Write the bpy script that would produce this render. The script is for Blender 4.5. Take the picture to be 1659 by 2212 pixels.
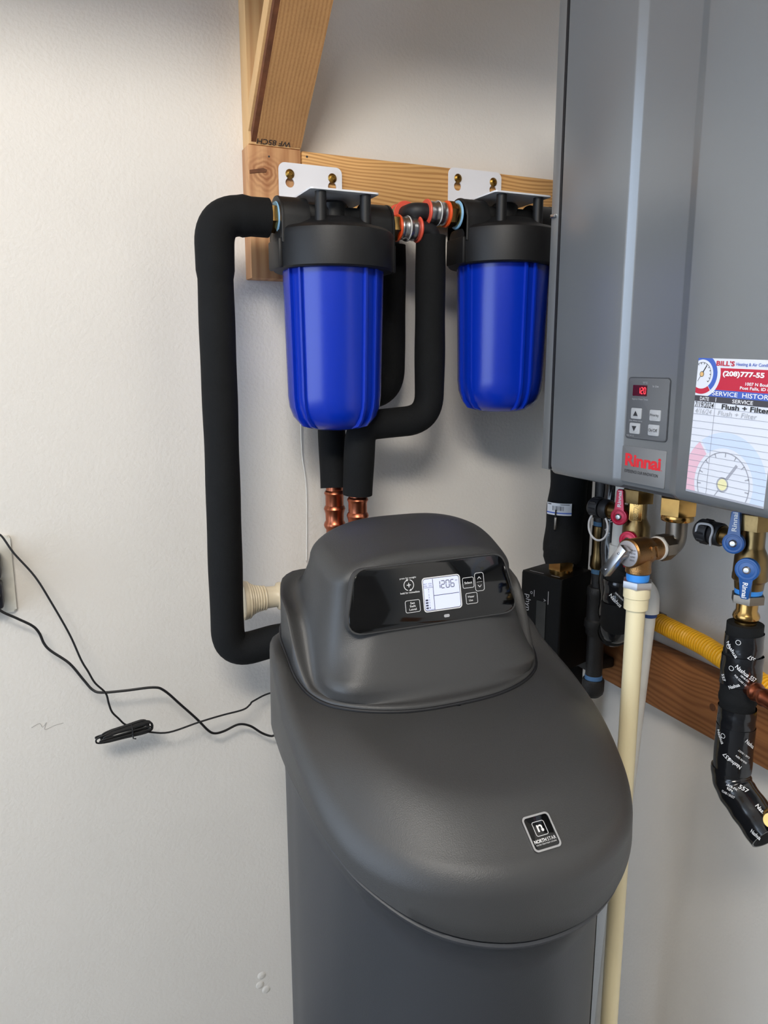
import bpy, bmesh, math, random
from mathutils import Vector, Matrix, Quaternion
for o in list(bpy.data.objects): bpy.data.objects.remove(o, do_unlink=True)
SC = bpy.context.scene
COL = SC.collection
random.seed(4)
pi = math.pi

# ------------------------------------------------------------------ camera
cam_d = bpy.data.cameras.new('camera'); cam = bpy.data.objects.new('camera', cam_d); COL.objects.link(cam)
RIGHT = Vector((0.91436731, -0.40488568, 0.0)); DOWN = Vector((-0.07682552, -0.17349773, -0.98183317)); FWD = Vector((0.39753019, 0.89775616, -0.18974621))
m3 = Matrix((RIGHT, -DOWN, -FWD)).transposed()
cam.matrix_world = Matrix.Translation((-0.98, -1.30, 1.40)) @ m3.to_4x4()
cam_d.sensor_fit = 'HORIZONTAL'; cam_d.sensor_width = 36.0; cam_d.lens = 36.0 * 1661 / 1659
cam_d.clip_start = 0.01
SC.camera = cam

# ------------------------------------------------------------------ light
world = bpy.data.worlds.new('world'); SC.world = world; world.use_nodes = True
bg = world.node_tree.nodes['Background']; bg.inputs[0].default_value = (0.66, 0.80, 1.0, 1); bg.inputs[1].default_value = 3.4

def area(name, loc, target, sx, sy, energy, col):
    d = bpy.data.lights.new(name, 'AREA'); d.shape = 'RECTANGLE'; d.size = sx; d.size_y = sy; d.energy = energy; d.color = col
    o = bpy.data.objects.new(name, d); COL.objects.link(o); o.location = loc
    o.rotation_euler = (Vector(target) - Vector(loc)).to_track_quat('-Z', 'Y').to_euler(); return o
area('ceiling_shop_light', (-1.55, -2.05, 2.62), (-0.6, -0.1, 1.3), 0.9, 0.35, 30, (1.0, 0.945, 0.865))

vs = SC.view_settings; vs.view_transform = 'Standard'; vs.look = 'None'; vs.gamma = 1.0; vs.use_curve_mapping = False; vs.exposure = 0.45

# ------------------------------------------------------------------ materials
def lin(c):
    c = c / 255.0
    return c / 12.92 if c <= 0.04045 else ((c + 0.055) / 1.055) ** 2.4
def rgb(r, g, b): return (lin(r), lin(g), lin(b), 1.0)
MATS = {}
def mat(name, col, rough=0.5, metal=0.0, bump=0.0, bscale=400, vary=0.0, vscale=12, coat=0.0, emit=None, spec=None, stretch=None):
    if name in MATS: return MATS[name]
    m = bpy.data.materials.new(name); m.use_nodes = True; nt = m.node_tree; n = nt.nodes; L = nt.links
    b = n['Principled BSDF']; b.inputs['Base Color'].default_value = rgb(*col); b.inputs['Roughness'].default_value = rough; b.inputs['Metallic'].default_value = metal
    if coat: b.inputs['Coat Weight'].default_value = coat; b.inputs['Coat Roughness'].default_value = 0.08
    if spec is not None: b.inputs['Specular IOR Level'].default_value = spec
    if emit: b.inputs['Emission Color'].default_value = rgb(*emit[0]); b.inputs['Emission Strength'].default_value = emit[1]
    tc = n.new('ShaderNodeTexCoord')
    src = tc.outputs['Object']
    if stretch:
        mp = n.new('ShaderNodeMapping'); mp.inputs['Scale'].default_value = stretch; L.new(src, mp.inputs[0]); src = mp.outputs[0]
    if vary:
        no = n.new('ShaderNodeTexNoise'); no.inputs['Scale'].default_value = vscale; no.inputs['Detail'].default_value = 4; L.new(src, no.inputs['Vector'])
        r = n.new('ShaderNodeMapRange'); r.inputs[1].default_value = 0.3; r.inputs[2].default_value = 0.7; r.inputs[3].default_value = 1 - vary; r.inputs[4].default_value = 1 + vary * 0.6
        L.new(no.outputs[0], r.inputs[0])
        mx = n.new('ShaderNodeMix'); mx.data_type = 'RGBA'; mx.blend_type = 'MULTIPLY'; mx.inputs[0].default_value = 1
        mx.inputs[6].default_value = rgb(*col); L.new(r.outputs[0], mx.inputs[7]); L.new(mx.outputs[2], b.inputs['Base Color'])
    if bump:
        nb = n.new('ShaderNodeTexNoise'); nb.inputs['Scale'].default_value = bscale; nb.inputs['Detail'].default_value = 3; L.new(src, nb.inputs['Vector'])
        bp = n.new('ShaderNodeBump'); bp.inputs['Strength'].default_value = bump; bp.inputs['Distance'].default_value = 0.002; L.new(nb.outputs[0], bp.inputs['Height']); L.new(bp.outputs[0], b.inputs['Normal'])
    MATS[name] = m
    return m
def wood(name, light, dark, axis, across, period=0.006, amp=0.03, grain=0.55, rough=0.6, nscale=7.0, off=(0, 0, 0)):
    # growth rings as bands across the board, bent by slow noise along the grain, plus fine fibres
    m = bpy.data.materials.new(name); m.use_nodes = True; nt = m.node_tree; n = nt.nodes; L = nt.links
    b = n['Principled BSDF']; b.inputs['Roughness'].default_value = rough; b.inputs['Specular IOR Level'].default_value = 0.3
    tc = n.new('ShaderNodeTexCoord'); mp = n.new('ShaderNodeMapping'); s = [1, 1, 1]; s[axis] = 0.35; mp.inputs['Scale'].default_value = s; mp.inputs['Location'].default_value = off
    L.new(tc.outputs['Object'], mp.inputs[0])
    nz = n.new('ShaderNodeTexNoise'); nz.inputs['Scale'].default_value = nscale; nz.inputs['Detail'].default_value = 1.5; L.new(mp.outputs[0], nz.inputs['Vector'])
    sp = n.new('ShaderNodeSeparateXYZ'); L.new(tc.outputs['Object'], sp.inputs[0])
    o1 = n.new('ShaderNodeMath'); o1.operation = 'MULTIPLY_ADD'; o1.inputs[1].default_value = amp; L.new(nz.outputs[0], o1.inputs[0]); L.new(sp.outputs[across], o1.inputs[2])
    o2 = n.new('ShaderNodeMath'); o2.operation = 'MULTIPLY'; o2.inputs[1].default_value = 1.0 / period; L.new(o1.outputs[0], o2.inputs[0])
    fr = n.new('ShaderNodeMath'); fr.operation = 'FRACT'; L.new(o2.outputs[0], fr.inputs[0])
    pw = n.new('ShaderNodeMath'); pw.operation = 'PINGPONG'; pw.inputs[1].default_value = 0.5; L.new(o2.outputs[0], pw.inputs[0])
    rm = n.new('ShaderNodeMapRange'); rm.interpolation_type = 'SMOOTHSTEP'; rm.inputs[1].default_value = 0.10; rm.inputs[2].default_value = 0.48; rm.inputs[3].default_value = 0.0; rm.inputs[4].default_value = grain; L.new(pw.outputs[0], rm.inputs[0])
    s2 = [420, 420, 420]; s2[axis] = 9
    mp2 = n.new('ShaderNodeMapping'); mp2.inputs['Scale'].default_value = s2; L.new(tc.outputs['Object'], mp2.inputs[0])
    fi = n.new('ShaderNodeTexNoise'); fi.inputs['Scale'].default_value = 1; fi.inputs['Detail'].default_value = 3; L.new(mp2.outputs[0], fi.inputs['Vector'])
    ad = n.new('ShaderNodeMath'); ad.operation = 'MULTIPLY_ADD'; ad.inputs[1].default_value = 0.6; ad.inputs[2].default_value = -0.25; L.new(fi.outputs[0], ad.inputs[0])
    ad2 = n.new('ShaderNodeMath'); ad2.operation = 'ADD'; ad2.use_clamp = True; L.new(rm.outputs[0], ad2.inputs[0]); L.new(ad.outputs[0], ad2.inputs[1])
    mx = n.new('ShaderNodeMix'); mx.data_type = 'RGBA'; mx.inputs[6].default_value = rgb(*light); mx.inputs[7].default_value = rgb(*dark); L.new(ad2.outputs[0], mx.inputs[0])
    big = n.new('ShaderNodeTexNoise'); big.inputs['Scale'].default_value = 14; L.new(mp.outputs[0], big.inputs['Vector'])
    rr = n.new('ShaderNodeMapRange'); rr.inputs[1].default_value = 0.3; rr.inputs[2].default_value = 0.7; rr.inputs[3].default_value = 0.86; rr.inputs[4].default_value = 1.05; L.new(big.outputs[0], rr.inputs[0])
    mu = n.new('ShaderNodeMix'); mu.data_type = 'RGBA'; mu.blend_type = 'MULTIPLY'; mu.inputs[0].default_value = 1; L.new(mx.outputs[2], mu.inputs[6]); L.new(rr.outputs[0], mu.inputs[7])
    L.new(mu.outputs[2], b.inputs['Base Color'])
    bp = n.new('ShaderNodeBump'); bp.inputs['Strength'].default_value = 0.2; bp.inputs['Distance'].default_value = 0.0006; L.new(ad2.outputs[0], bp.inputs['Height']); L.new(bp.outputs[0], b.inputs['Normal'])
    return m

M_WALL = mat('wall_paint', (226, 221, 213), 0.55, bump=0.35, bscale=170, vary=0.02, vscale=6)
M_CEIL = mat('ceiling_paint', (225, 222, 216), 0.8, bump=0.2, bscale=120)
M_FLOOR = mat('concrete', (120, 118, 114), 0.7, bump=0.2, bscale=60, vary=0.12)
M_FOAM = mat('black_foam', (17, 18, 19), 0.85, bump=0.25, bscale=600, vary=0.15, vscale=30, spec=0.25)
M_BLACKP = mat('black_plastic', (20, 20, 21), 0.5, bump=0.08, bscale=900, spec=0.4)
M_BLACKM = mat('black_iron', (24, 24, 25), 0.55, bump=0.3, bscale=500, vary=0.2, vscale=40)
M_BLUE = mat('blue_plastic', (3, 44, 168), 0.26, bump=0.03, bscale=300, spec=0.5)
M_WHITEM = mat('white_powdercoat', (226, 226, 230), 0.45)
M_BRASS = mat('brass', (172, 136, 80), 0.2, 1.0, vary=0.15, vscale=60)
M_BRONZE = mat('cast_bronze', (158, 118, 74), 0.36, 1.0, bump=0.25, bscale=700, vary=0.12, vscale=50)
M_OLDBRASS = mat('dull_brass', (122, 102, 68), 0.3, 1.0, bump=0.05, bscale=300, vary=0.2, vscale=50)
M_SCREW = mat('bronze_screw', (140, 108, 52), 0.35, 1.0)
M_STEEL = mat('steel', (190, 190, 192), 0.28, 1.0, vary=0.06, vscale=80)
M_DULLST = mat('dull_nickel', (120, 112, 102), 0.35, 1.0, vary=0.12, vscale=60)
M_ORANGE = mat('orange_ring', (240, 88, 36), 0.45)
M_CORAL = mat('coral_ring', (226, 88, 66), 0.45)
M_TAPEB = mat('light_blue_tape', (140, 190, 225), 0.6)
M_TAPEB2 = mat('blue_thread_tape', (52, 138, 222), 0.5)
M_COPPER = mat('copper', (178, 104, 76), 0.32, 1.0, vary=0.18, vscale=60)
M_SOFT = mat('charcoal_plastic', (60, 60, 60), 0.42, bump=0.16, bscale=900, spec=0.45)
M_SOFTB = mat('charcoal_tank', (54, 56, 60), 0.45, bump=0.08, bscale=700, spec=0.45)
M_GLOSS = mat('gloss_black_panel', (7, 7, 8), 0.06, spec=0.5)
M_CHROME = mat('chrome_trim', (170, 170, 172), 0.2, 1.0)
M_PRINT = mat('white_print', (225, 225, 225), 0.5)
M_LCD = mat('lcd_backlight', (190, 196, 222), 0.25, emit=((196, 202, 235), 0.40))
M_LCDINK = mat('lcd_ink', (45, 45, 70), 0.4)
M_CREAM = mat('cream_plastic', (226, 212, 184), 0.4, vary=0.05, vscale=20)
M_CPVC = mat('cpvc_cream', (232, 218, 178), 0.38, vary=0.06, vscale=25, stretch=(1, 1, 0.3))
M_PVC = mat('white_pvc', (222, 220, 214), 0.4, vary=0.06, vscale=30)
M_CORD = mat('black_cord', (20, 20, 22), 0.5)
M_OUTLET = mat('almond_plate', (214, 211, 200), 0.35)
M_HEAT = mat('silver_grey_enamel', (126, 129, 132), 0.23, metal=0.4, bump=0.05, bscale=1500, spec=0.5)
M_HEATS = mat('grey_case', (128, 130, 131), 0.28, metal=0.4, spec=0.5)
M_CTRL = mat('control_grey', (92, 94, 97), 0.4)
M_CTRLD = mat('control_dark', (58, 60, 63), 0.4)
M_BTN = mat('button_grey', (168, 170, 172), 0.4)
M_SCR = mat('red_display', (40, 2, 6), 0.15, emit=((150, 0, 18), 0.10))
M_LEDR = mat('red_led', (255, 40, 50), 0.3, emit=((255, 50, 60), 2.2))
M_PLATE = mat('name_plate_grey', (128, 129, 130), 0.4, metal=0.3)
M_RED = mat('red_print', (214, 38, 50), 0.45)
M_DARKINK = mat('dark_print', (40, 41, 44), 0.5)
M_PAPER = mat('sticker_paper', (220, 223, 231), 0.4)
M_CRIM = mat('crimson_print', (190, 36, 62), 0.4)
M_NAVY = mat('blue_print', (66, 98, 184), 0.4)
M_CHAR = mat('charcoal_print', (68, 66, 72), 0.4)
M_RULE = mat('grey_rule', (150, 152, 164), 0.5)
M_PENCIL = mat('pencil', (172, 174, 180), 0.5)
M_PINKW = mat('pink_watermark', (228, 186, 200), 0.4)
M_BLUEW = mat('pale_blue_watermark', (200, 214, 238), 0.4)
M_GREYW = mat('grey_watermark', (164, 166, 176), 0.4)
M_YELW = mat('pale_yellow', (232, 226, 176), 0.4)
M_REDV = mat('red_anodised', (164, 18, 52), 0.3, metal=0.3, spec=0.5)
M_BLUEV = mat('blue_enamel', (18, 76, 142), 0.3, spec=0.5)
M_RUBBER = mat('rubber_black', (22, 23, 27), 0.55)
M_GREYR = mat('grey_strap', (176, 176, 178), 0.5)
M_TAPE = mat('black_duct_tape', (20, 21, 24), 0.15, bump=0.45, bscale=40, spec=0.6)
M_YEL = mat('yellow_coat', (240, 176, 24), 0.42)
M_SILVER = mat('relief_disc', (176, 172, 174), 0.4, 0.6)
M_PLABEL = mat('white_label', (214, 216, 220), 0.4)
M_CEDGE = mat('clamp_black', (26, 26, 27), 0.4)
W_POST = wood('post_timber', (224, 182, 128), (186, 128, 78), 2, 0, 0.016, 0.02, 0.45)
W_BRACE = wood('brace_timber', (198, 150, 98), (150, 98, 58), 2, 0, 0.0055, 0.020, 0.38, nscale=5, off=(0.3, 0, 0))
W_BLOCK = wood('block_timber', (204, 156, 110), (158, 102, 64), 2, 0, 0.020, 0.08, 0.5, nscale=12, off=(0.1, 0.2, 0))
W_PLANK = wood('plank_timber', (218, 170, 108), (160, 106, 56), 0, 2, 0.0066, 0.105, 0.62, nscale=7)
W_RAIL = wood('rail_timber', (172, 114, 68), (112, 66, 36), 1, 2, 0.011, 0.17, 0.5, nscale=9, off=(0.2, 0, 0.1))
M_WANE = mat('bark_edge', (112, 66, 38), 0.8, bump=0.5, bscale=120, vary=0.35, vscale=40)
M_KNOT = mat('knot_dark', (104, 62, 34), 0.7, vary=0.25, vscale=120)

# ------------------------------------------------------------------ mesh helpers
class MB:
    def __init__(s): s.v = []; s.f = []
    def add(s, vs, fs):
        b = len(s.v); s.v += [tuple(p) for p in vs]; s.f += [tuple(i + b for i in f) for f in fs]; return s
    def bm(s, bm):
        bm.verts.ensure_lookup_table(); bm.verts.index_update()
        s.add([v.co[:] for v in bm.verts], [[v.index for v in f.verts] for f in bm.faces]); bm.free(); return s
    def box(s, x0, x1, y0, y1, z0, z1, bev=0.0, seg=2, mtx=None):
        bm = bmesh.new(); bmesh.ops.create_cube(bm, size=1.0)
        for v in bm.verts: v.co = ((x0 + x1) / 2 + v.co.x * abs(x1 - x0), (y0 + y1) / 2 + v.co.y * abs(y1 - y0), (z0 + z1) / 2 + v.co.z * abs(z1 - z0))
        if bev: bmesh.ops.bevel(bm, geom=bm.edges[:], offset=bev, segments=seg, profile=0.5, affect='EDGES')
        if mtx: bmesh.ops.transform(bm, matrix=mtx, verts=bm.verts)
        return s.bm(bm)
    def lathe(s, o, axis, prof, n=40, a0=0.0, arc=2 * pi, flat=None):
        o = Vector(o); ax = Vector(axis).normalized(); t = Vector((0, 0, 1)) if abs(ax.z) < 0.9 else Vector((1, 0, 0))
        u = ax.cross(t).normalized(); w = ax.cross(u)
        full = abs(arc - 2 * pi) < 1e-6; k = n if full else n + 1
        vs = []; fs = []
        for r, h in prof:
            for i in range(k):
                a = a0 + arc * i / n
                vs.append(o + ax * h + (u * math.cos(a) + w * math.sin(a)) * r)
        for j in range(len(prof) - 1):
            for i in range(n if full else n):
                i2 = (i + 1) % k
                fs.append((j * k + i, j * k + i2, (j + 1) * k + i2, (j + 1) * k + i))
        if full:
            if prof[0][0] > 1e-6: fs.append(tuple(reversed(range(k))))
            if prof[-1][0] > 1e-6: fs.append(tuple((len(prof) - 1) * k + i for i in range(k)))
        return s.add(vs, fs)
    def tube(s, pts, r, n=16, caps=True):
        pts = [Vector(p) for p in pts]; N = len(pts); rs = r if isinstance(r, (list, tuple)) else [r] * N
        tang = []
        for i in range(N):
            a = pts[max(0, i - 1)]; b = pts[min(N - 1, i + 1)]; tang.append((b - a).normalized())
        t0 = tang[0]; ref = Vector((0, 0, 1)) if abs(t0.z) < 0.9 else Vector((1, 0, 0)); u = t0.cross(ref).normalized()
        vs = []; fs = []
        for i in range(N):
            if i:
                q = tang[i - 1].rotation_difference(tang[i]); u = q @ u
            u = (u - tang[i] * u.dot(tang[i])).normalized(); w = tang[i].cross(u)
            for j in range(n):
                a = 2 * pi * j / n; vs.append(pts[i] + (u * math.cos(a) + w * math.sin(a)) * rs[i])
        for i in range(N - 1):
            for j in range(n):
                j2 = (j + 1) % n; fs.append((i * n + j, i * n + j2, (i + 1) * n + j2, (i + 1) * n + j))
        if caps: fs.append(tuple(reversed(range(n)))); fs.append(tuple((N - 1) * n + j for j in range(n)))
        return s.add(vs, fs)
    def prism(s, poly, o, U, V, N, d0, d1, bev=0.0, seg=2):
        o = Vector(o); U = Vector(U); V = Vector(V); N = Vector(N)
        bm = bmesh.new(); k = len(poly)
        a = [bm.verts.new(o + U * p[0] + V * p[1] + N * d0) for p in poly]; b = [bm.verts.new(o + U * p[0] + V * p[1] + N * d1) for p in poly]
        bm.faces.new(list(reversed(a))); top = bm.faces.new(b)
        for i in range(k): bm.faces.new((a[i], a[(i + 1) % k], b[(i + 1) % k], b[i]))
        if bev: bmesh.ops.bevel(bm, geom=[e for e in top.edges], offset=bev, segments=seg, profile=0.5, affect='EDGES')
        bmesh.ops.recalc_face_normals(bm, faces=bm.faces)
        return s.bm(bm)
    def grid(s, rows, closed=True):
        n = len(rows[0]); b = len(s.v); s.v += [tuple(p) for r in rows for p in r]
        for i in range(len(rows) - 1):
            for j in range(n if closed else n - 1):
                j2 = (j + 1) % n; s.f.append((b + i * n + j, b + i * n + j2, b + (i + 1) * n + j2, b + (i + 1) * n + j))
        return s
ORG = {}
def props(o, label=None, cat=None, group=None, kind=None):
    if label: o['label'] = label
    if cat: o['category'] = cat
    if group: o['group'] = group
    if kind: o['kind'] = kind
    return o
def thing(name, loc, label, cat, group=None):
    o = bpy.data.objects.new(name, None); COL.objects.link(o); o.location = loc; o.empty_display_size = 0.02
    ORG[o.name] = Vector(loc); return props(o, label, cat, group)
def obj(name, mb, m, parent=None, angle=35, label=None, loc=None, fix=True):
    if parent is not None: org = ORG[parent.name]
    elif loc is not None: org = Vector(loc)
    else: org = Vector((0, 0, 0))
    me = bpy.data.meshes.new(name)
    me.from_pydata([(x - org.x, y - org.y, z - org.z) for x, y, z in mb.v], [], mb.f)
    if fix:
        bm = bmesh.new(); bm.from_mesh(me); bmesh.ops.remove_doubles(bm, verts=bm.verts, dist=1e-6); bmesh.ops.recalc_face_normals(bm, faces=bm.faces); bm.to_mesh(me); bm.free()
    me.polygons.foreach_set('use_smooth', [True] * len(me.polygons)); me.set_sharp_from_angle(angle=math.radians(angle)); me.update()
    me.materials.append(m)
    o = bpy.data.objects.new(name, me); COL.objects.link(o)
    if parent is not None: o.parent = parent
    else: o.location = org
    ORG[o.name] = org
    if label: o['label'] = label
    if any(k in name for k in ('lettering', 'digits', 'handwriting', 'ruled_lines', 'cord_bundle')): o['kind'] = 'stuff'
    return o
def cr(pts, sub=8):
    P = [Vector(p) for p in pts]; out = []
    for i in range(len(P) - 1):
        p0 = P[max(0, i - 1)]; p1 = P[i]; p2 = P[i + 1]; p3 = P[min(len(P) - 1, i + 2)]
        for k in range(sub):
            t = k / sub; out.append(0.5 * ((2 * p1) + (p2 - p0) * t + (2 * p0 - 5 * p1 + 4 * p2 - p3) * t * t + (3 * p1 - p0 - 3 * p2 + p3) * t ** 3))
    out.append(P[-1]); return out
def rounded(pts, rad, seg=10, step=None):
    P = [Vector(p) for p in pts]; out = [P[0]]
    rad = rad if isinstance(rad, (list, tuple)) else [rad] * (len(P) - 2)
    for i in range(1, len(P) - 1):
        a = (P[i - 1] - P[i]); b = (P[i + 1] - P[i]); la, lb = a.length, b.length; a.normalize(); b.normalize()
        ang = a.angle(b); d = min(rad[i - 1] / math.tan(ang / 2), la * 0.49 if i > 1 else la * 0.98, lb * 0.49 if i < len(P) - 2 else lb * 0.98)
        s = P[i] + a * d; e = P[i] + b * d
        for k in range(seg + 1):
            t = k / seg; out.append((1 - t) ** 2 * s + 2 * t * (1 - t) * P[i] + t * t * e)
    out.append(P[-1])
    if step:
        r = [out[0]]
        for p in out[1:]:
            n = max(1, int((p - r[-1]).length / step)); q = r[-1].copy()
            for k in range(1, n + 1): r.append(q.lerp(p, k / n))
        out = r
    return out
def rrect(w, h, r, seg=5):
    pts = []
    for cx, cy, a in ((w / 2 - r, h / 2 - r, 0), (-w / 2 + r, h / 2 - r, pi / 2), (-w / 2 + r, -h / 2 + r, pi), (w / 2 - r, -h / 2 + r, 3 * pi / 2)):
        for k in range(seg + 1): t = a + pi / 2 * k / seg; pts.append((cx + r * math.cos(t), cy + r * math.sin(t)))
    return pts
def rpoly(pts, r, seg=6):
    out = []; n = len(pts)
    for i in range(n):
        p = Vector(pts[i]); a = Vector(pts[i - 1]) - p; b = Vector(pts[(i + 1) % n]) - p; a.normalize(); b.normalize()
        d = r / math.tan(a.angle(b) / 2); s = p + a * d; e = p + b * d
        for k in range(seg + 1): t = k / seg; q = (1 - t) ** 2 * s + 2 * t * (1 - t) * p + t * t * e; out.append((q.x, q.y))
    return out
def ngon(n, r, a0=0): return [(r * math.cos(a0 + 2 * pi * i / n), r * math.sin(a0 + 2 * pi * i / n)) for i in range(n)]
def frame_ring(outer, inner, mb, o, U, V, N, d0, d1):
    o = Vector(o); U = Vector(U); V = Vector(V); N = Vector(N); k = len(outer)
    P = lambda p, d: o + U * p[0] + V * p[1] + N * d
    return mb.grid([[P(p, d0) for p in outer], [P(p, d1) for p in outer], [P(p, d1) for p in inner], [P(p, d0) for p in inner]])
def text_data(s, bold=0.0, italic=0.0, space=1.0):
    c = bpy.data.curves.new('lettering', 'FONT'); c.body = s; c.size = 1.0; c.offset = bold; c.shear = italic; c.space_character = space; c.resolution_u = 3
    t = bpy.data.objects.new('lettering_tmp', c); COL.objects.link(t)
    dg = bpy.context.evaluated_depsgraph_get(); me = bpy.data.meshes.new_from_object(t.evaluated_get(dg))
    vs = [(v.co.x, v.co.y) for v in me.vertices]; fs = [tuple(p.vertices) for p in me.polygons]
    bpy.data.objects.remove(t, do_unlink=True); bpy.data.curves.remove(c); bpy.data.meshes.remove(me)
    x0 = min(v[0] for v in vs); x1 = max(v[0] for v in vs); y0 = min(v[1] for v in vs); y1 = max(v[1] for v in vs)
    return [((x - (x0 + x1) / 2) / (x1 - x0), (y - (y0 + y1) / 2) / (y1 - y0)) for x, y in vs], fs
def text(mb, s, o, U, V, w, h, bold=0.0, italic=0.0, rot=0.0, lift=0.0, mapf=None, space=1.0):
    vs, fs = text_data(s, bold, italic, space); o = Vector(o); U = Vector(U); V = Vector(V); N = U.cross(V); c, sn = math.cos(rot), math.sin(rot); out = []
    for a, b in vs:
        a *= w; b *= h; a, b = a * c - b * sn, a * sn + b * c
        out.append(mapf(a, b) if mapf else o + U * a + V * b + N * lift)
    return mb.add(out, fs)
X = Vector((1, 0, 0)); Y = Vector((0, 1, 0)); Z = Vector((0, 0, 1))
# ------------------------------------------------------------------ setting
def structure(name, mb, m, label): o = obj(name, mb, m, angle=30); return props(o, label, kind='structure')
structure('wall_left', MB().box(-5, 0.12, 0, 0.12, 0, 2.75), M_WALL, 'off-white painted wall with light orange-peel texture')
structure('wall_right', MB().box(0, 0.12, -3.8, 0, 0, 2.75), M_WALL, 'off-white painted side wall behind the water heater')
structure('wall_back', MB().box(-5, 0.12, -3.92, -3.8, 0, 2.75), mat('back_wall_paint', (150, 146, 140), 0.7, vary=0.1, vscale=3), 'painted wall across the room behind the viewer')
structure('floor', MB().box(-5, 0.12, -3.92, 0.12, -0.1, 0), M_FLOOR, 'grey concrete floor below the softener')
structure('ceiling', MB().box(-5, 0.12, -3.92, 0.12, 2.75, 2.85), M_CEIL, 'pale ceiling above the walls')

# ------------------------------------------------------------------ timber on the left wall
def one(name, mb, m, label, cat, loc=(0, 0, 0), group=None, angle=35): o = obj(name, mb, m, loc=loc, angle=angle); return props(o, label, cat, group)
one('timber_post', MB().box(-0.652, -0.567, -0.038, 0, 1.7365, 2.119, 0.002), W_POST, 'upright timber post flat on the wall above the knotty block', 'post', loc=(-0.61, -0.019, 1.7365))
def add_knot(m, c, r, dark):
    # dark growth rings crowding round a knot, mixed over the board's own grain
    nt = m.node_tree; n = nt.nodes; L = nt.links; b = n['Principled BSDF']; old = b.inputs['Base Color'].links[0].from_socket
    tc = n.new('ShaderNodeTexCoord'); mp = n.new('ShaderNodeMapping'); mp.inputs['Location'].default_value = (-c[0], -c[1], -c[2]); L.new(tc.outputs['Object'], mp.inputs[0])
    nz = n.new('ShaderNodeTexNoise'); nz.inputs['Scale'].default_value = 45; L.new(mp.outputs[0], nz.inputs['Vector'])
    ln = n.new('ShaderNodeVectorMath'); ln.operation = 'LENGTH'; L.new(mp.outputs[0], ln.inputs[0])
    a1 = n.new('ShaderNodeMath'); a1.operation = 'MULTIPLY_ADD'; a1.inputs[1].default_value = 0.018; L.new(nz.outputs[0], a1.inputs[0]); L.new(ln.outputs['Value'], a1.inputs[2])
    q = n.new('ShaderNodeMath'); q.operation = 'MULTIPLY'; q.inputs[1].default_value = 1 / 0.0075; L.new(a1.outputs[0], q.inputs[0])
    pg = n.new('ShaderNodeMath'); pg.operation = 'PINGPONG'; pg.inputs[1].default_value = 0.5; L.new(q.outputs[0], pg.inputs[0])
    fall = n.new('ShaderNodeMapRange'); fall.interpolation_type = 'SMOOTHSTEP'; fall.inputs[1].default_value = r * 0.35; fall.inputs[2].default_value = r; fall.inputs[3].default_value = 1.5; fall.inputs[4].default_value = 0.0; L.new(a1.outputs[0], fall.inputs[0])
    f = n.new('ShaderNodeMath'); f.operation = 'MULTIPLY'; f.use_clamp = True; L.new(pg.outputs[0], f.inputs[0]); L.new(fall.outputs[0], f.inputs[1])
    mx = n.new('ShaderNodeMix'); mx.data_type = 'RGBA'; mx.inputs[7].default_value = rgb(*dark); L.new(f.outputs[0], mx.inputs[0]); L.new(old, mx.inputs[6]); L.new(mx.outputs[2], b.inputs['Base Color'])
add_knot(W_BLOCK, (-0.017, -0.018, 0.160), 0.050, (128, 72, 40))
blk = thing('timber_block', (-0.61, -0.02, 1.535), 'short knotty timber block under the slanted brace', 'block')
obj('block_body', MB().box(-0.654, -0.567, -0.038, 0, 1.535, 1.736, 0.002), W_BLOCK, blk)

k = MB().prism([(-0.022, -0.004), (0.004, 0.000), (0.006, 0.004), (0.0, 0.006), (-0.022, 0.001)], (-0.630, -0.0380, 1.697), X, Z, -Y, 0, 0.0010); obj('split', k, M_KNOT, blk)
obj('nail_hole', MB().lathe((-0.62, -0.0378, 1.721), (0, -1, 0), [(0.0016, 0), (0.0016, 0.0005)], 10), M_DARKINK, blk)
plk = thing('timber_plank', (-0.3, -0.019, 1.64), 'horizontal timber plank carrying both filter brackets', 'plank')
obj('plank_body', MB().box(-0.5655, -0.002, -0.038, 0, 1.642, 1.735, 0.002), W_PLANK, plk)
obj('nail_hole', MB().lathe((-0.557, -0.0378, 1.727), (0, -1, 0), [(0.0018, 0), (0.0018, 0.0005)], 10), M_DARKINK, plk)
# slanted brace: leans out of the wall as it rises
br = thing('timber_brace', (-0.61, -0.05, 1.737), 'slanted timber brace leaning out from the wall with a dark bark edge', 'brace')
bd = Vector((0, -0.152, 0.150)).normalized(); bn = bd.cross(X).normalized()   # bn: underside normal
if bn.y > 0: bn = -bn
bn = Vector((0, -bd.z, bd.y)).normalized()
if bn.z > 0: bn = -bn
b0 = Vector((-0.6095, -0.0385, 1.7385)); Lb = 0.505
def brace_box(x0, x1, d0, d1, bev=0.002, end=Lb):
    bm = bmesh.new(); pts = [(x0, d0), (x1, d0), (x1, d1), (x0, d1)]
    lo = []; hi = []
    for x, d in pts:
        base = Vector((x, 0, 0)) + Vector((0, b0.y, b0.z)) - bn * d
        t = (-0.0385 - base.y) / bd.y     # foot cut flush with the post
        lo.append(bm.verts.new(base + bd * t)); hi.append(bm.verts.new(base + bd * end))
    bm.faces.new(lo); bm.faces.new(hi)
    for i in range(4): bm.faces.new((lo[i], lo[(i + 1) % 4], hi[(i + 1) % 4], hi[i]))
    bmesh.ops.recalc_face_normals(bm, faces=bm.faces); return MB().bm(bm)
obj('brace_body', brace_box(-0.640, -0.567, 0.0, 0.038), W_BRACE, br)
obj('side_face', brace_box(-0.652, -0.6405, 0.012, 0.038), W_POST, br)
obj('bark_edge', brace_box(-0.6480, -0.6402, 0.0012, 0.0118), M_WANE, br)
st = MB(); st_o = Vector((-0.612, b0.y, b0.z)) + bd * 0.004 + bn * 0.0004
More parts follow.
